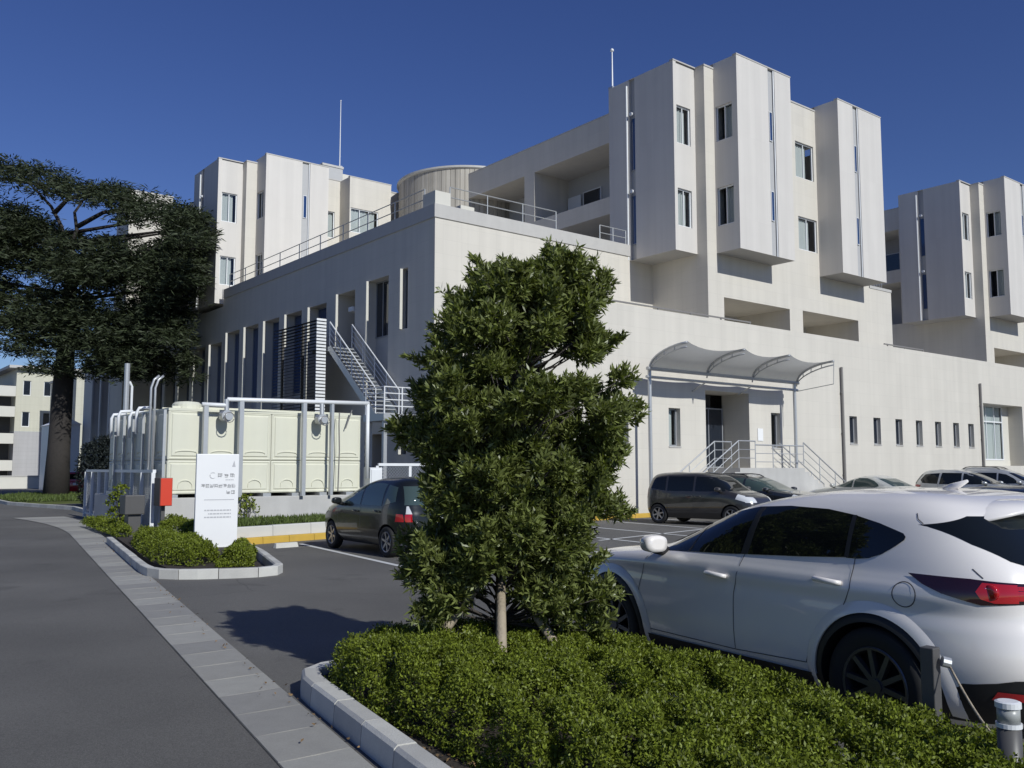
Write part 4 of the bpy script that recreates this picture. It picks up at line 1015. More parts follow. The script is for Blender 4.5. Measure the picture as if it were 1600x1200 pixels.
GLT = [(-.33, 1.335), (-.40, 1.352), (-.50, 1.36), (-.60, 1.345), (-.74, 1.12), (-.66, 1.135), (-.55, 1.20), (-.44, 1.27)]
def suv_extra(t, sh, B):
    # roof spoiler
    m = MB(); rows = []
    for k in range(15):
        y = -.60 + 1.2 * k / 14; e = 1 - abs(y / .60) ** 6 * .4
        zr = 1.50 - .10 * (abs(y) / .6) ** 3; rows.append([(-.10, y * .82, zr + .045 - .10 * (abs(y) / .6) ** 4), (-.40, y * .95, zr + .022), (-.68 * e, y, zr - .012), (-.69 * e, y, zr - .032), (-.46, y * .97, zr - .06)])
    m.grid(rows); B(m, 'roof_spoiler', 'p_white')
    m = MB(); m.box(-.700, -.688, -.12, .12, 1.470, 1.486); B(m, 'brake_light', 'lamp_r', False)
    # lower bumper cladding, reflectors, exhaust tips, fuel flap, antenna, badge letter
    m = MB(); end_patch(m, sh, [(-.86, .24), (-.86, .47), (-.72, .53), (-.4, .55), (.4, .55), (.72, .53), (.86, .47), (.86, .24)], True, .012, 40, 5); B(m, 'bumper_cladding', 'trim')
    for sg in (1, -1):
        m = MB(); end_patch(m, sh, [(sg * .56, .40), (sg * .56, .445), (sg * .76, .46), (sg * .76, .41)], True, .022, 8, 2); B(m, 'reflector', 'lamp_r')
        m = MB(); m.tube([(-.78, sg * .52, .31), (-.97, sg * .52, .31)], .042, 14); B(m, 'exhaust_tip', 'chrome')
    ring = [(-.23 + .075 * math.cos(a), .955 + .075 * math.sin(a)) for a in [2 * math.pi * k / 28 for k in range(29)]]
    B(stroke(sh, ring, 1, .006), 'fuel_flap', 'seam')
    m = MB(); m.tube([(.06, 0, 1.565), (-.02, 0, 1.60), (-.10, 0, 1.635)], [.04, .026, .010], 8); B(m, 'antenna_fin', 'p_white')
    B(stroke(sh, [(-.215, 1.44), (-.235, 1.405), (-.275, 1.378)], 1, .005), 'tailgate_seam', 'seam'); B(stroke(sh, [(-.60, 1.135), (-.66, 1.085)], 1, .005), 'tailgate_seam', 'seam')
    for sg in (1, -1):
        m = MB(); x, z = -.70, 1.01; y = sh.side(x, z) + .004; m.tube([(x, sg * (y - .01), z), (x, sg * (y + .006), z), (x, sg * (y + .009), z)], [.048, .042, .02], 24); B(m, 'lamp_bulb', 'lamp_r')
        m = MB(); m.tube([(x + .028, sg * (y + .008), z + .018), (x + .026, sg * (y + .014), z + .018)], [.011, .008], 10); B(m, 'lamp_glint', 'chrome')  # small chrome dot added as a glint on the lamp
    m = MB(); lx = lambda y, z: sh.end(y, z, True) - .012
    for y0, strokes in ((.47, [(0, 0, 0, .05), (0, 0, -.05, 0), (0, .05, -.05, .05)]),):
        for a, b, c, d in strokes: m.bar((lx(y0 + a, .90 + b), y0 + a, .90 + b), (lx(y0 + c, .90 + d), y0 + c, .90 + d), .009, .009)
    B(m, 'badge_letter', 'chrome', False)
    # shoulder crease
    for sg in (1,):
        m = MB(); m.tube([(1.55, .62, 1.05), (1.5, .62, 1.4)], .02, 6); 
car('large white crossover parked beside the front hedge, its tail at the right edge', (6.60, 3.20, 0), R(82), SUV, 2.71, .80, .362, .225, 'p_white', wells=.42,
    side_glass=[DLO_F, DLO_R, DLO_Q] , pillar=[[(1.09, 1.092), (1.04, 1.435), (1.10, 1.435), (1.16, 1.09)], [(.20, 1.14), (.20, 1.412), (.235, 1.412), (.235, 1.14)], [(1.72, 1.065), (1.66, 1.285), (1.675, 1.28), (1.745, 1.065)]],
    rear_glass=[(-.742, 1.372), (-.60, 1.43), (.60, 1.43), (.742, 1.372), (.69, 1.27), (.60, 1.18), (.48, 1.135), (.3, 1.115), (-.3, 1.115), (-.48, 1.135), (-.60, 1.18), (-.69, 1.27)], front_glass=[(-.62, 1.09), (.62, 1.09), (.58, 1.28), (.52, 1.44), (-.52, 1.44), (-.58, 1.28)],
    doors=[[(2.30, .40), (2.31, .72), (2.22, .98), (2.13, 1.05)], [(1.20, .40), (1.19, .80), (1.12, 1.09)], [(.53, .42), (.45, .62), (.22, .80), (.15, .95), (.15, 1.14)], [(2.30, .40), (1.2, .395), (.53, .42)], [(-.86, .94), (-.865, .80), (-.86, .70)]],
    handles=[(1.37, .925), (.33, .985)], mirror=(2.02, 1.04),
    tail=[([(.44, .955), (.44, 1.05), (.74, 1.07), (.74, .95)], 'lamp_d'), ([(.52, .97), (.52, 1.04), (.70, 1.05), (.70, .965)], 'lamp_r')],
    tail_side=[([(-.24, 1.085), (-.60, 1.08), (-.84, 1.06), (-.86, .95), (-.66, .935), (-.46, .985), (-.34, 1.03)], 'lamp_d'), ([(-.66, 1.062), (-.80, 1.055), (-.845, 1.04), (-.855, .955), (-.72, .95), (-.66, .97), (-.635, 1.01)], 'lamp_r')],
    head_side=[(3.35, .86), (3.05, .93), (3.0, .90), (3.30, .78)], sill=[(.40, .24), (.40, .36), (2.34, .36), (2.34, .24)],
    arch=[(.395, .452, 'trim', .016), (.452, .525, 'p_white', .013)], plate=(.80, True), spokes=10, rim_m='rim_d', extra=suv_extra)

# ---- dark hatchback by the tank yard
HATCH = [(.20, 3.18, -.50, .74, 4.5), (.38, 3.36, -.60, .825, 5), (.58, 3.40, -.635, .845, 5), (.78, 3.31, -.625, .845, 5), (.90, 3.10, -.60, .838, 5), (.98, 2.82, -.585, .825, 5), (1.08, 2.45, -.565, .80, 5),
         (1.22, 2.02, -.52, .76, 4.6), (1.36, 1.60, -.46, .70, 4.4), (1.46, 1.22, -.39, .63, 4.2), (1.52, .92, -.27, .53, 3.8), (1.55, .66, -.08, .38, 3.2), (1.56, .45, .06, .18, 2.6)]
def hatch_extra(t, sh, B):
    m = MB(); end_patch(m, sh, [(-.74, .36), (-.74, .56), (.74, .56), (.74, .36)], True, .014, 30, 4); B(m, 'rear_bumper', 'p_black')
    m = MB(); end_patch(m, sh, [(-.66, .24), (-.66, .36), (.66, .36), (.66, .24)], True, .02, 30, 3); B(m, 'bumper_step', 'steel')
car('black hatchback parked nose in at the tank yard, partly behind the young tree', (10.56, 16.35, 0), R(86.4), HATCH, 2.60, .735, .30, .19, 'p_black', wells=.345,
    side_glass=[[(2.12, 1.00), (1.82, 1.24), (1.50, 1.38), (1.15, 1.42), (1.15, .99)], [(1.07, 1.42), (.55, 1.44), (.20, 1.42), (.20, .99), (1.07, .99)], [(.12, 1.41), (-.20, 1.36), (-.26, 1.08), (.12, 1.0)]],
    rear_glass=[(-.66, 1.02), (-.60, 1.38), (.60, 1.38), (.66, 1.02)], front_glass=[(-.70, 1.0), (.70, 1.0), (.58, 1.40), (-.58, 1.40)],
    doors=[[(2.22, .36), (2.2, .9)], [(1.1, .34), (1.11, 1.0)], [(.36, .40), (.14, .62), (.15, 1.0)], [(2.22, .36), (1.1, .34), (.36, .36)]], handles=[(1.32, .86), (.36, .88)], mirror=(2.05, .98),
    tail=[([(.68, .70), (.69, .84), (.76, .85), (.77, .70)], 'lamp_r')],
    tail_side=[([(-.50, .70), (-.49, .84), (-.57, .85), (-.59, .70)], 'lamp_r'), ([(-.50, .85), (-.49, 1.0), (-.515, 1.0), (-.57, .85)], 'lamp_c')],
    head_side=[(3.1, .80), (2.85, .90), (2.8, .82), (3.15, .70)], plate=(.72, True), spokes=6, glass='cglass_l', extra=hatch_extra)
# ---- boxy dark van by the wall
BOX = [(.20, 3.08, -.46, .74, 5), (.38, 3.22, -.54, .825, 6), (.58, 3.26, -.575, .84, 6), (.80, 3.18, -.57, .84, 6), (.92, 3.02, -.555, .835, 6), (1.0, 2.80, -.54, .825, 6), (1.08, 2.52, -.525, .81, 6), (1.22, 2.30, -.48, .775, 5.6),
       (1.38, 2.08, -.42, .73, 5.4), (1.50, 1.86, -.33, .675, 5), (1.57, 1.66, -.20, .59, 4.5), (1.605, 1.45, -.02, .45, 4), (1.62, 1.2, .15, .2, 3)]
car('dark bronze boxy minivan parked side-on at the foot of the white wall', (23.64, 21.10, 0), R(-80), BOX, 2.55, .73, .31, .19, 'p_grey', wells=.35,
    side_glass=[[(2.36, 1.05), (2.14, 1.30), (1.92, 1.46), (1.35, 1.49), (1.35, 1.04)], [(1.27, 1.49), (.36, 1.49), (.36, 1.04), (1.27, 1.04)], [(.28, 1.48), (-.16, 1.44), (-.30, 1.12), (.28, 1.05)]],
    rear_glass=[(-.68, 1.05), (-.60, 1.45), (.60, 1.45), (.68, 1.05)], front_glass=[(-.72, 1.05), (.72, 1.05), (.62, 1.47), (-.62, 1.47)],
    doors=[[(2.26, .36), (2.3, 1.0)], [(1.31, .34), (1.31, 1.04)], [(.40, .45), (.32, .62), (.32, 1.05)]], handles=[(1.45, .88), (1.15, .88)], mirror=(2.2, 1.03),
    tail_side=[([(-.45, .8), (-.40, 1.3), (-.45, 1.3), (-.53, .8)], 'lamp_r')], head=[([(.45, .72), (.45, .88), (.76, .90), (.76, .72)], 'lamp_c')], head_side=[(2.95, .92), (2.75, .97), (2.7, .82), (3.0, .74)], spokes=6, plate=(.5, False))
WAGON = [(.20, 3.38, -.75, .75, 5), (.38, 3.52, -.88, .85, 5), (.58, 3.55, -.93, .87, 5), (.78, 3.46, -.92, .87, 5), (.90, 3.20, -.90, .86, 5), (.98, 2.70, -.88, .84, 5), (1.05, 2.30, -.85, .815, 5), (1.18, 2.0, -.76, .775, 4.8),
         (1.32, 1.68, -.64, .72, 4.6), (1.43, 1.36, -.52, .65, 4.4), (1.50, 1.05, -.36, .55, 4), (1.53, .80, -.15, .40, 3.4), (1.545, .55, .05, .2, 2.8)]
WG = dict(side_glass=[[(2.05, 1.00), (1.80, 1.20), (1.50, 1.35), (1.2, 1.40), (1.2, .99)], [(1.13, 1.41), (.35, 1.42), (.25, .99), (1.13, .99)], [(.25, 1.41), (-.35, 1.36), (-.55, 1.15), (-.45, 1.03), (.18, 1.0)]],
          rear_glass=[(-.68, 1.0), (-.60, 1.36), (.60, 1.36), (.68, 1.0)], front_glass=[(-.74, 1.0), (.74, 1.0), (.60, 1.41), (-.60, 1.41)], doors=[[(2.3, .36), (2.28, .95)], [(1.17, .34), (1.16, 1.0)], [(.35, .40), (.2, .62), (.2, 1.0)]],
          handles=[(1.35, .86), (.42, .88)], mirror=(2.08, .98), head=[([(.42, .66), (.42, .80), (.76, .86), (.76, .68)], 'lamp_c')], head_side=[(3.3, .82), (2.95, .90), (2.9, .82), (3.3, .70)],
          tail_side=[([(-.5, .95), (-.72, .98), (-.86, .96), (-.9, .72), (-.74, .74)], 'lamp_r')], tail=[([(.5, .74), (.5, .94), (.74, .96), (.74, .74)], 'lamp_r')], plate=(.5, False))
car('dark wagon with roof rails parked just right of the boxy minivan', (27.1, 21.55, 0), R(-83), WAGON, 2.62, .75, .315, .2, 'p_navy', wells=.355, rails=(-.35, 1.2, .52), glass='cglass_l', **WG)
SEDAN = [(.20, 3.42, -.82, .75, 5), (.38, 3.55, -.98, .85, 5), (.58, 3.58, -1.04, .87, 5), (.74, 3.48, -1.04, .87, 5), (.84, 3.22, -1.02, .86, 5), (.91, 2.80, -1.0, .845, 5), (.965, 2.38, -.94, .825, 5), (1.01, 2.12, -.58, .80, 4.8),
         (1.10, 1.86, -.34, .765, 4.6), (1.21, 1.58, -.06, .715, 4.4), (1.31, 1.26, .20, .64, 4.2), (1.38, .98, .40, .52, 3.8), (1.42, .78, .55, .28, 3)]
SG = dict(side_glass=[[(2.0, .985), (1.78, 1.12), (1.50, 1.24), (1.2, 1.31), (1.2, .97)], [(1.13, 1.32), (.62, 1.315), (.30, 1.22), (.1, 1.10), (.05, 1.02), (.2, .975), (1.13, .97)]],
          rear_glass=[(-.62, 1.03), (-.54, 1.30), (.54, 1.30), (.62, 1.03)], front_glass=[(-.72, .99), (.72, .99), (.56, 1.31), (-.56, 1.31)], doors=[[(2.28, .36), (2.26, .95)], [(1.17, .34), (1.16, 1.0)], [(.35, .40), (.16, .62), (.12, .97)]],
          handles=[(1.35, .84), (.36, .86)], mirror=(2.0, .96), tail_side=[([(-.66, .90), (-.9, .92), (-1.0, .90), (-1.02, .74), (-.8, .76)], 'lamp_r')], tail=[([(.42, .76), (.42, .90), (.72, .90), (.72, .76)], 'lamp_r')],
          head_side=[(3.3, .78), (2.95, .86), (2.9, .78), (3.3, .66)])
car('pale champagne sedan facing away, seen over the roof of the white crossover', (35.3, 19.6, 0), R(84), SEDAN, 2.65, .75, .315, .2, 'p_champ', wells=.355, scale=1.09, glass='cglass_l', **SG)
VAN = [(z * 1.10, xf, xr, w, n) for z, xf, xr, w, n in WAGON]
sc = lambda L: [[(x, z * 1.10) for x, z in p] for p in L]
VG = dict(WG); VG['side_glass'] = sc(WG['side_glass']); VG['rear_glass'] = sc([WG['rear_glass']])[0]; VG['front_glass'] = sc([WG['front_glass']])[0]; VG['head_side'] = sc([WG['head_side']])[0]
VG['tail_side'] = [(sc([WG['tail_side'][0][0]])[0], 'lamp_r')]; VG['handles'] = [(1.35, .95), (.42, .96)]; VG['mirror'] = (2.08, 1.08); VG['doors'] = sc(WG['doors'])
car('silver wagon backed up to the white wall under the row of small windows', (40.6, 20.3, 0), R(-84), VAN, 2.62, .75, .33, .2, 'p_silver', wells=.37, **VG)
car('gunmetal crossover with roof rails at the far end of the row by the wall', (44.2, 20.4, 0), R(-84), [(z * 1.07, xf, xr, w, n) for z, xf, xr, w, n in VAN], 2.62, .78, .36, .22, 'p_silver', wells=.40, rails=(-.35, 1.2, .52), glass='cglass', **VG)
car('black hatchback in the next bay behind the tail of the white crossover', (9.45, 3.55, 0), R(82), HATCH, 2.60, .735, .30, .19, 'p_black', wells=.345,
    side_glass=[[(2.12, 1.00), (1.82, 1.24), (1.50, 1.38), (1.15, 1.42), (1.15, .99)], [(1.07, 1.42), (.55, 1.44), (.20, 1.42), (.20, .99), (1.07, .99)], [(.12, 1.41), (-.20, 1.36), (-.26, 1.08), (.12, 1.0)]],
    rear_glass=[(-.66, 1.02), (-.60, 1.38), (.60, 1.38), (.66, 1.02)], front_glass=[(-.70, 1.0), (.70, 1.0), (.58, 1.40), (-.58, 1.40)], tail=[([(.56, .66), (.56, .86), (.74, .88), (.74, .66)], 'lamp_r')], handles=[(1.32, .86), (.36, .88)], mirror=(2.05, .98), plate=(.72, True))
car('small red car far down the road, beyond the trunk of the cedar', (16.1, 70.5, 0), R(86), HATCH, 2.60, .735, .30, .19, 'p_red', wells=.345,
    side_glass=[[(2.12, 1.00), (1.82, 1.24), (1.50, 1.38), (.20, 1.42), (.20, .99)]], rear_glass=[(-.66, 1.02), (-.60, 1.38), (.60, 1.38), (.66, 1.02)], tail=[([(.56, .66), (.56, .86), (.74, .88), (.74, .66)], 'lamp_r')], plate=(.72, True))

# ------------------------------------------------------------------ plants
def leaves(P, D, rng, ln, wd, fold=.25):
    """folded diamond leaves: base P, unit direction D"""
    n = len(P); U = rng.normal(size=(n, 3)); sidev = np.cross(D, U); sidev /= np.linalg.norm(sidev, axis=1)[:, None] + 1e-9; nrm = np.cross(sidev, D)
    l = ln * rng.uniform(.55, 1.3, (n, 1)); w = wd * rng.uniform(.75, 1.2, (n, 1))
    V = np.empty((n, 4, 3)); V[:, 0] = P; V[:, 1] = P + D * l * .5 + sidev * w * .5 + nrm * w * fold; V[:, 2] = P + D * l + nrm * l * .06; V[:, 3] = P + D * l * .5 - sidev * w * .5 + nrm * w * fold
    return V.reshape(-1, 3)
def unit(a): return a / (np.linalg.norm(a, axis=-1, keepdims=True) + 1e-9)
def lump(P, f, seed):
    """cheap smooth 3-D noise in about -1..1"""
    r = np.random.default_rng(seed); out = np.zeros(len(P))
    for k in range(7):
        d = unit(r.normal(size=3)); out += np.sin(P @ d * f * r.uniform(.6, 1.9) + r.uniform(0, 6.28))
    return out / 3.2

# young evergreen with stakes
TX, TY = 4.65, 6.05
yt = thing('young_tree', 'dense young evergreen tree held by wooden stakes in the front hedge bed', 'tree', (TX, TY, 0.1))
rng = np.random.default_rng(5)
zk = np.array([.36, .50, .75, 1.02, 1.28, 1.55, 1.87, 2.19, 2.51, 2.88, 3.15, 3.40, 3.58, 3.68])
lf = np.array([-.35, -.50, -.68, -.74, -.76, -.66, -.68, -.80, -.76, -.64, -.44, -.22, .15, .40])
rg = np.array([.50, .66, .84, .86, .78, 1.02, 1.08, 1.08, 1.16, .98, .88, .84, .74, .56])
rtv = np.array([.784, -.621, 0]); fwv = np.array([.621, .784, 0])
def env(z):
    l_, r_ = np.interp(z, zk, lf), np.interp(z, zk, rg); c_, h_ = (l_ + r_) / 2, (r_ - l_) / 2 * (.96 - .10 * min(1, max(0, z - 2.4))); return c_ - h_, c_ + h_
cl = []
tips = [(-.17, .0, 3.38, .14), (-.05, .05, 3.24, .15), (.18, 0, 3.32, .15), (.47, 0, 3.60, .15), (.62, .1, 3.50, .15), (.38, -.1, 3.42, .17), (.86, 0, 3.38, .12), (.80, -.1, 3.22, .16), (-.34, .1, 3.20, .14), (1.04, .0, 2.55, .15), (1.06, -.1, 2.28, .15), (-.80, 0, 2.12, .15), (-.70, .1, 1.18, .15), (.98, .1, 1.48, .16), (-.66, -.3, .95, .14), (-.56, -.35, .66, .14), (.84, -.25, .82, .16), (.78, -.2, .60, .15)]
for (r, f, z, q) in tips: cl.append((r, f, z, q))
while len(cl) < 244:
    z = rng.uniform(.62, 3.45); a = rng.uniform(0, 2 * np.pi); rho = rng.uniform(.12, .93) ** .6; l_, r_ = env(z); c_, h_ = (l_ + r_) / 2, (r_ - l_) / 2
    r = c_ + h_ * rho * math.cos(a); f = h_ * .9 * rho * math.sin(a); q = rng.uniform(.13, .22)
    r = min(max(r, l_ + q * .85), r_ - q * .85)
    if (r - .42) ** 2 / .085 + (z - 2.62) ** 2 / .035 < 1: continue
    if (r + .02) ** 2 / .05 + (z - .75) ** 2 / .16 < 1 and f < .25: continue
    if z < .78 and abs(r) < .32: continue
    if any((r - o[0]) ** 2 + (f - o[1]) ** 2 + (z - o[2]) ** 2 < (.13 if rng.random() < .9 else .08) ** 2 for o in cl): continue
    cl.append((r, f, z, q))
Ps_, Os_ = [], []
for (r, f, z, q) in cl:
    k = int(1500 * q * q) + 8
    d = unit(rng.normal(size=(k, 3)) + np.array([0, 0, .25])); p = d * (q * rng.uniform(.35, 1.0, (k, 1))) * np.array([1, 1, .85])
    Ps_.append(p + np.array([TX, TY, z]) + r * rtv + f * fwv); l_, r_ = env(z); cdir = (r - (l_ + r_) / 2) * rtv + f * fwv
    Os_.append(unit(d * .9 + cdir * .8 + np.array([0, 0, .35])))
for _ in range(46):
    z = rng.uniform(.9, 3.5); a = rng.uniform(0, 2 * np.pi); l_, r_ = env(z); c_, h_ = (l_ + r_) / 2, (r_ - l_) / 2
    r0, f0 = c_ + h_ * .9 * math.cos(a), h_ * .8 * math.sin(a); dv = unit(math.cos(a) * rtv + math.sin(a) * fwv + np.array([0, 0, rng.uniform(.3, 1.4)])); L_ = rng.uniform(.12, .26)
    t_ = rng.uniform(0, 1, (11, 1)); Ps_.append(np.array([TX, TY, z]) + r0 * rtv + f0 * fwv + dv * L_ * t_ + rng.normal(size=(11, 3)) * .018); Os_.append(unit(np.repeat(dv[None], 11, 0) + rng.normal(size=(11, 3)) * .3))
P = np.concatenate(Ps_); out = np.concatenate(Os_)
hole = ((P - [TX, TY, 0]) @ rtv - .42) ** 2 / .045 + (P[:, 2] - 2.62) ** 2 / .016 < 1
P, out = P[~hole], out[~hole]
print('rosettes', len(P))
per = 15
ax = unit(out + np.array([0, 0, .35]) + rng.normal(size=P.shape) * .25)
PP = np.repeat(P, per, 0); AX = np.repeat(ax, per, 0)
DD = unit(AX * rng.uniform(.35, 1.3, (len(PP), 1)) + unit(rng.normal(size=PP.shape)) * .85)
PP = PP + AX * rng.uniform(-.05, .03, (len(PP), 1)) 
tg = np_obj('crown', leaves(PP, DD, rng, .070, .020) - np.array([TX, TY, .1]), 4, M['leaf'], yt); tg['kind'] = 'stuff'
m = MB(); tp = [(TX, TY, 0), (TX + .01, TY, .6), (TX + .03, TY - .02, 1.4), (TX + .10, TY - .05, 2.2), (TX + .22, TY - .15, 3.0), (TX + .34, TY - .26, 3.45)]
m.tube(tp, [.048, .042, .036, .028, .018, .008], 10); m.build('trunk', M['bark_d'], yt, smooth=True)
m = MB(); idx = rng.choice(len(P), 260, replace=False)
for i in idx:
    p = P[i]; zt_ = max(.55, p[2] - .25 - .35 * rng.random()); b0 = None
    for (x0, y0, za), (x1, y1, zb) in zip(tp, tp[1:]):
        if za <= zt_ <= zb: t = (zt_ - za) / (zb - za); b0 = (x0 + (x1 - x0) * t, y0 + (y1 - y0) * t, zt_)
    if b0 is None: continue
    mid = ((b0[0] + p[0]) / 2, (b0[1] + p[1]) / 2, (b0[2] + p[2]) / 2 - .03); m.tube([b0, mid, tuple(p)], [.010, .007, .003], 5)
m.build('branches', M['bark_d'], yt, smooth=True)
for k, (bx, by, txx, tyy) in enumerate(((4.05, 5.22, TX - .02, TY - .06), (3.95, 6.35, TX - .05, TY + .03), (4.95, 5.35, TX + .06, TY - .02))):
    m = MB(); b = Vector((bx, by, 0.1)); e = Vector((txx, tyy, 1.0 if k else .95)); m.tube([b, b.lerp(e, .5), e], [.042, .040, .036], 10); m.build('stake', M['stake'], yt, smooth=True)

def mound(name, poly, hgt, count, leaf, wid, matn, seed, label=None, cat=None, group=None, kind=None, rough=.45, edge=.30, zb=.10, skirt=.10):
    """clipped ground-cover shrub filling a polygon"""
    rng = np.random.default_rng(seed); pl = np.array(poly); lo, hi = pl.min(0), pl.max(0)
    X = rng.uniform(lo, hi, (count * 2, 2)); inside = np.zeros(len(X), bool); dmin = np.full(len(X), 9.0)
    for (x0, y0), (x1, y1) in zip(poly, poly[1:] + poly[:1]):
        c = ((y0 > X[:, 1]) != (y1 > X[:, 1])); xi = (x1 - x0) * (X[:, 1] - y0) / (y1 - y0 + 1e-9) + x0; inside ^= c & (X[:, 0] < xi)
        d = np.array([x1 - x0, y1 - y0]); L2 = d @ d; t = np.clip(((X - [x0, y0]) @ d) / L2, 0, 1); dmin = np.minimum(dmin, np.linalg.norm(X - ([x0, y0] + t[:, None] * d), axis=1))
    X = X[inside]; dm = dmin[inside]
    Q = np.concatenate([X, np.zeros((len(X), 1))], 1); nz = lump(Q, 3.2, seed) * .55 + lump(Q, 9.0, seed + 1) * .45
    prof = np.sqrt(np.clip(1 - (1 - np.clip(dm / edge, 0, 1)) ** 2, 0, 1))
    nz2 = lump(Q, 13.0, seed + 2); top = hgt * prof * (1 + rough * .5 * nz) - np.minimum(hgt * .45, np.clip(-nz2 - .10, 0, 1) * .30)
    depth = rng.random(len(X)) ** 1.6 * (.16 + .5 * (1 - prof)) * hgt * 1.5
    Z = np.maximum(zb + .02, zb + top - depth)
    keep = (nz + rng.normal(size=len(X)) * .25 > -.42)
    P = np.stack([X[:, 0], X[:, 1], Z], 1)[keep]; k = len(P); per = 6
    ax = unit(rng.normal(size=P.shape) * .55 + [0, 0, .9]); PP = np.repeat(P, per, 0); AX = np.repeat(ax, per, 0)
    up = rng.uniform(-.02, .05, (len(PP), 1)); DD = unit(AX * .55 + unit(rng.normal(size=PP.shape)))
    o = np_obj(name, leaves(PP + AX * up, DD, rng, leaf, wid), 4, M[matn]); return tag(o, label, cat, group, kind)
hp = [(gutR(-.5) + .38, -.5), (gutR(2.5) + .42, 2.5), (gutR(4.5) + .40, 4.5), (gutR(6.0) + .22, 6.0), (3.45, 6.75), (3.9, 7.02), (5.40, 6.75), (5.52, 5.2), (5.32, 3.4), (5.08, 2.3), (4.7, -.5)]
mound('hedge', hp, .375, 56000, .026, .0125, 'hedge', 21, 'wide clipped low hedge filling the planter at the bottom of the photo', 'hedge', rough=.26)
rng = np.random.default_rng(61); kx = []
for _ in range(420):
    y = rng.uniform(.5, 6.6); kx.append((gutR(y) + .23 + abs(rng.normal()) * .14, y, .112))
for _ in range(160):
    y = rng.uniform(2, 24); kx.append((gutR(y) + .03 - abs(rng.normal()) * .12, y, .03))
P_ = np.array(kx); D_ = unit(np.stack([rng.normal(size=len(P_)), rng.normal(size=len(P_)), np.abs(rng.normal(size=len(P_))) * .25], 1))
M['litter'] = mat('dry_leaf', (0.16, 0.10, 0.045), 0.8, island=0.6)
tag(np_obj('fallen_leaves', leaves(P_, D_, rng, .035, .016), 4, M['litter']), kind='stuff')
SHL = 'clipped low shrubs'
mound('low_shrub', [(5.32, 17.0), (5.6, 16.1), (6.3, 16.5), (6.95, 19.4), (7.0, 21.2), (6.35, 22.2), (5.85, 20)], .37, 7000, .045, .022, 'hedge', 31, 'broad rounded shrub left of the white sign in the kerbed island', 'shrub', SHL)
mound('low_shrub', [(5.95, 15.75), (6.5, 15.5), (7.15, 17.0), (6.7, 17.4)], .28, 3000, .045, .022, 'hedge', 32, 'low shrub at the rounded tip of the kerbed island, in front of the white sign', 'shrub', SHL)
mound('low_shrub', [(7.2, 17.5), (7.6, 17.9), (8.0, 19.4), (7.8, 19.4), (7.3, 18.6)], .22, 1500, .045, .022, 'hedge', 33, 'shrub at the right foot of the white sign, beside the wheel stop', 'shrub', SHL)
mound('low_shrub', [(6.6, 24.2), (7.0, 24.0), (7.5, 29), (7.3, 31), (6.9, 27)], .30, 2400, .05, .025, 'hedge', 34, 'ragged low shrub beside the gutter in front of the dark pedestal', 'shrub', SHL)
mound('low_shrub', [(7.3, 21.0), (8.3, 21.2), (8.4, 24.0), (7.6, 24.4), (7.3, 22.8)], .42, 2600, .05, .025, 'hedge', 35, 'shrub behind the white sign, below the red box', 'shrub', SHL)
def upright(name, label, cat, x, y, z0, h, r, cnt, leaf, wid, matn, seed, group=None, squash=1.0):
    t = thing(name, label, cat, (x, y, z0), group=group); rng = np.random.default_rng(seed)
    z = rng.random(cnt); a = rng.uniform(0, 6.283, cnt); rr = r * np.sqrt(rng.random(cnt)) * (np.sin(np.pi * np.clip(z * .8 + .18, 0, 1)) ** .7)
    P = np.stack([rr * np.cos(a) * squash, rr * np.sin(a), z * h], 1); P = P[lump(P / r * .7, 2.5, seed) > -.35]
    PP = np.repeat(P, 6, 0); D = unit(rng.normal(size=PP.shape) + np.array([0, 0, .4])); o = np_obj('foliage', leaves(PP, D, rng, leaf, wid), 4, M[matn], t); o['kind'] = 'stuff'
    m = MB(); 
    for k in range(4):
        q = 2 * math.pi * k / 4; m.tube([(0, 0, 0), (r * .2 * math.cos(q), r * .2 * math.sin(q), h * .4), (r * .35 * math.cos(q), r * .35 * math.sin(q), h * .85)], [.02, .014, .006], 5)
    m.build('stems', M['bark_d'], t, local=True); return t
upright('climbing_plant', 'thin weedy climber on the pale plinth just right of the white sign', 'plant', 10.7, 26.0, .1, 1.0, .38, 130, .09, .05, 'hedge', 41, 'weedy climbers on the yard wall')
upright('climbing_plant', 'weedy climber growing through the white fence left of the dark pedestal', 'plant', 7.75, 28.3, .1, 1.25, .42, 220, .09, .05, 'hedge', 42, 'weedy climbers on the yard wall')
upright('dark_bush', 'very dark tall bush between the cedar trunk and the tank yard', 'bush', 11.72, 46.0, 0, 4.1, 1.15, 3200, .15, .05, 'shrubm', 43)
# turf tufts
def turf(name, poly, cnt, seed, h=.07, zb=.11):
    rng = np.random.default_rng(seed); pl = np.array(poly); lo, hi = pl.min(0), pl.max(0); X = rng.uniform(lo, hi, (cnt * 3, 2)); ins = np.zeros(len(X), bool)
    for (x0, y0), (x1, y1) in zip(poly, poly[1:] + poly[:1]):
        c = ((y0 > X[:, 1]) != (y1 > X[:, 1])); ins ^= c & (X[:, 0] < (x1 - x0) * (X[:, 1] - y0) / (y1 - y0 + 1e-9) + x0)
    X = X[ins][:cnt]; P = np.concatenate([X, np.full((len(X), 1), zb)], 1); D = unit(rng.normal(size=P.shape) * .5 + [0, 0, 1]); return tag(np_obj(name, leaves(P, D, rng, h * 1.6, h * .35), 4, M['grass']), kind='stuff')
turf('grass', [(8.5, 21.5), (12, 22.3), (16, 23.0), (20, 23.6), (20, 25), (16, 25), (8.6, 23.8)], 9000, 51, .10, .39)
vg = MB(); vg.prism([(9.0, 52), (19.3, 52), (19.3, 64), (12, 66), (9.4, 60)], 0, .12); tag(vg.build('grass_verge', M['turf']), kind='structure')
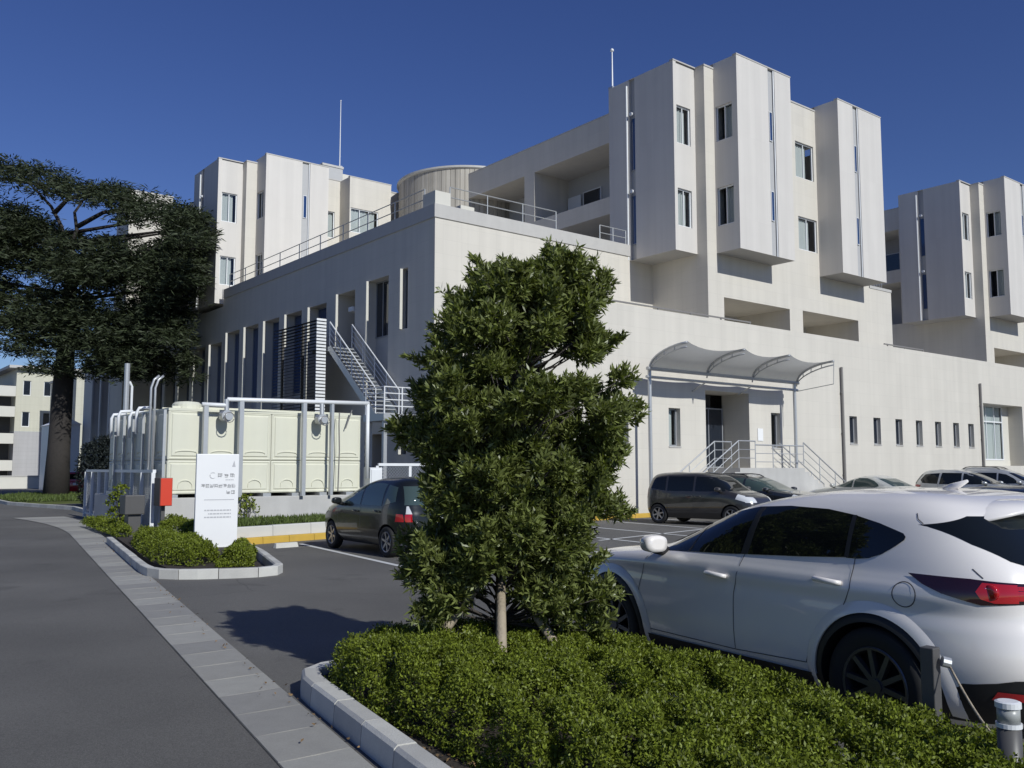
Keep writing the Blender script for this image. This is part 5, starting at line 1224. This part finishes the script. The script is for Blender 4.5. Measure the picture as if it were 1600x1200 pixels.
kerb([(12.0, 66), (9.4, 60), (9.0, 52), (10.2, 44), (9.6, 38)], .18, .16, 1.0, [M['kerb'], M['kerb2']], inner=1)
turf('grass', [(9.2, 52.2), (19, 52.2), (19, 63), (12, 65.6), (9.6, 60)], 14000, 52, .16)

# the cedar
cd = thing('cedar_tree', 'big dark cedar with spreading layered branches at the left edge of the photo', 'tree', (12.8, 60.3, 0))
rng = np.random.default_rng(9); BX, BY = 12.8, 60.3
m = MB(); tr = [(BX, BY, 0), (BX + .05, BY, 3), (BX + .1, BY - .1, 7), (BX + .2, BY - .2, 11), (BX + .25, BY - .3, 15.2)]
m.tube([(BX, BY, -.1), (BX, BY, .25)], [1.0, .8], 16); m.tube(tr, [.76, .64, .58, .46, .22], 16)
m.build('trunk', M['bark'], cd, smooth=True)
layers = [(-100, 28, 250, 24), (8, 78, 264, 24), (58, 112, 284, 22), (108, 168, 288, 26), (96, 140, 305, 14), (150, 205, 305, 28), (180, 270, 322, 30), (240, 335, 338, 28), (200, 300, 345, 30), (270, 385, 364, 24), (330, 392, 372, 12), (-100, 30, 322, 28), (-80, 62, 345, 32),
          (-40, 92, 366, 22), (88, 190, 374, 12), (170, 345, 378, 34), (-60, 70, 392, 22), (60, 330, 405, 30), (-90, 60, 420, 30), (90, 338, 432, 34), (-20, 190, 436, 26), (-90, 120, 462, 30), (110, 332, 468, 36), (30, 300, 496, 34), (-60, 140, 505, 28), (120, 326, 526, 34), (-10, 210, 540, 28), (90, 300, 560, 30), (60, 190, 575, 20), (190, 312, 585, 22)]
Ps = []; m = MB(); rt2 = np.array([.784, -.621]); tow = np.array([-.621, -.784])
def cw(px, y, t):
    r = (px - 87) / 26.0; t0 = max(0.0, (.784 * r - 5.6) / .621) + t; k = 1 - t0 / 55.2
    return np.array([BX + rt2[0] * r * k + tow[0] * t0, BY + rt2[1] * r * k + tow[1] * t0, 1.8 + (733 - y) / 26.0 * k])
for (xa, xb, y, th) in layers:
    area = (xb - xa) * th / 676; k = int(area * (26 if y < 335 else 58)) + 10
    px = rng.uniform(xa, xb, k); e = np.sin(np.pi * (px - xa) / (xb - xa)) ** .5
    yy_ = y + rng.normal(size=k) * th * .26 * (.35 + e) - 7 * e + 5 * np.sin(px * .11 + y); tt = rng.normal(size=k) * 1.5 * (.4 + e) + .4
    ar = np.array([cw(a_, b_, c_) for a_, b_, c_ in zip(px, yy_, tt)]); Ps.append(ar[lump(ar, 1.5, 77) > (-.20 if y > 335 else -.40)])
    if xb - xa > 60 and y < 520:
        x0_ = min(max(92, xa), xb); far = xb if xb - x0_ > x0_ - xa else xa
        pts = [tuple(cw(92 + (far - 92) * q, (y + 34) * (1 - q) + (y + 3) * q, .3)) for q in (0, .35, .7, .95)]; m.tube(pts, [.13, .10, .06, .03], 6)
for pts in ([(94, 392), (84, 345), (66, 312), (40, 285), (15, 262)], [(96, 385), (109, 350), (104, 322), (118, 300)], [(70, 325), (92, 300), (128, 292)], [(110, 345), (150, 322), (200, 315)]):
    m.tube([tuple(cw(p[0], p[1], .6)) for p in pts], [.15, .12, .09, .06, .04][:len(pts)], 6)
m.build('limbs', M['bark'], cd, smooth=True)
P = np.concatenate(Ps); P = P[~((P[:, 0] > 19.1) & (P[:, 1] > 29))]
print('cedar tufts', len(P))
PP = np.repeat(P, 24, 0); ang = rng.uniform(0, 6.283, len(PP)); rr = .5 * np.sqrt(rng.random(len(PP)))
PP = PP + np.stack([rr * np.cos(ang), rr * np.sin(ang), rng.normal(size=len(PP)) * .07 - .12 * rr], 1)
D = unit(np.stack([np.cos(ang), np.sin(ang), rng.normal(size=len(PP)) * .45 - .05], 1)); o = np_obj('crown', leaves(PP, D, rng, .40, .075, .1) - np.array([12.8, 60.3, 0]), 4, M['cedar'], cd); o['kind'] = 'stuff'

# ------------------------------------------------------------------ far left
ap = thing('apartment_block', 'distant cream and grey apartment block with balconies behind the cedar trunk', 'building', (23, 130, 0))
m = MB(); hl = []
for z in (7.2, 11.2):
    for x in (23.2, 25.6, 28.0): hl.append((x, x + .9, z, z + 1.9, .2))
wall_holes(m, 'Y', 130, 22.4, 29.5, 6.6, 14.6, hl); m.quad((22.4, 130, 6.6), (22.4, 145, 6.6), (22.4, 145, 14.6), (22.4, 130, 14.6)); m.quad((29.5, 130, 0), (29.5, 145, 0), (29.5, 145, 14.6), (29.5, 130, 14.6)); m.quad((22.4, 130, 14.6), (29.5, 130, 14.6), (29.5, 145, 14.6), (22.4, 145, 14.6)); m.build('cream_wall', M['far_y'], ap)
m = MB(); m.box(22.4, 29.5, 130, 145, 0, 6.59); m.build('tiled_wall', M['far_g'], ap)
for h in hl: window(ap, 'Y', 130.12, *h[:4], 0, 'frame_w', 'pane_d', fw=.08)
m = MB(); m.box(21.4, 30, 129.2, 146, 14.6, 14.95); m.build('roof', M['coping'], ap)
for z in (1.6, 5.0, 8.4, 11.0):
    m = MB(); m.box(15.5, 22.3, 129.5, 131, z, z + 1.3); bb = m.build('balcony', M['pale'], ap)
m = MB(); m.box(15.5, 22.35, 132.5, 145, 0, 12.6); m.build('balcony_wall', M['pedestal'], ap)
for x in (17.5, 20):
    m = MB(); m.box(x, x + .3, 129.7, 130, 0, 12.3); m.build('balcony_post', M['pale'], ap)
sh_ = thing('white_shed', 'plain white gabled shed beyond the cedar trunk, behind the red car', 'shed', (18.6, 84, 0))
m = MB(); m.box(17.7, 19.5, 84, 90, 0, 5.6); m.build('wall', M['wpaint'], sh_)
m = MB(); m.add([(17.6, 83.8, 5.6), (19.6, 83.8, 5.6), (18.6, 83.8, 6.1), (17.6, 90.2, 5.6), (19.6, 90.2, 5.6), (18.6, 90.2, 6.1)], [(0, 1, 2), (3, 5, 4), (0, 2, 5, 3), (1, 4, 5, 2)]); m.build('roof', M['wpaint'], sh_)
by = thing('yellow_block', 'pale yellow building edge showing right of the cedar trunk', 'building', (28, 112, 0))
m = MB(); m.box(25.4, 27.6, 112, 125, 0, 12.4); m.build('wall', M['far_y'], by)
m = MB(); m.box(25.2, 27.8, 111.8, 125, 12.4, 12.7); m.build('coping', M['coping'], by)
gh = thing('low_wall', 'low pale wall along the far side road at the left edge', 'wall', (14, 95, 0))
m = MB(); m.box(3, 20, 95, 95.3, 0, 1.1); m.build('wall', M['pale'], gh)
m = MB(); m.box(2.9, 20.1, 94.95, 95.35, 1.1, 1.2); m.build('coping', M['coping'], gh)
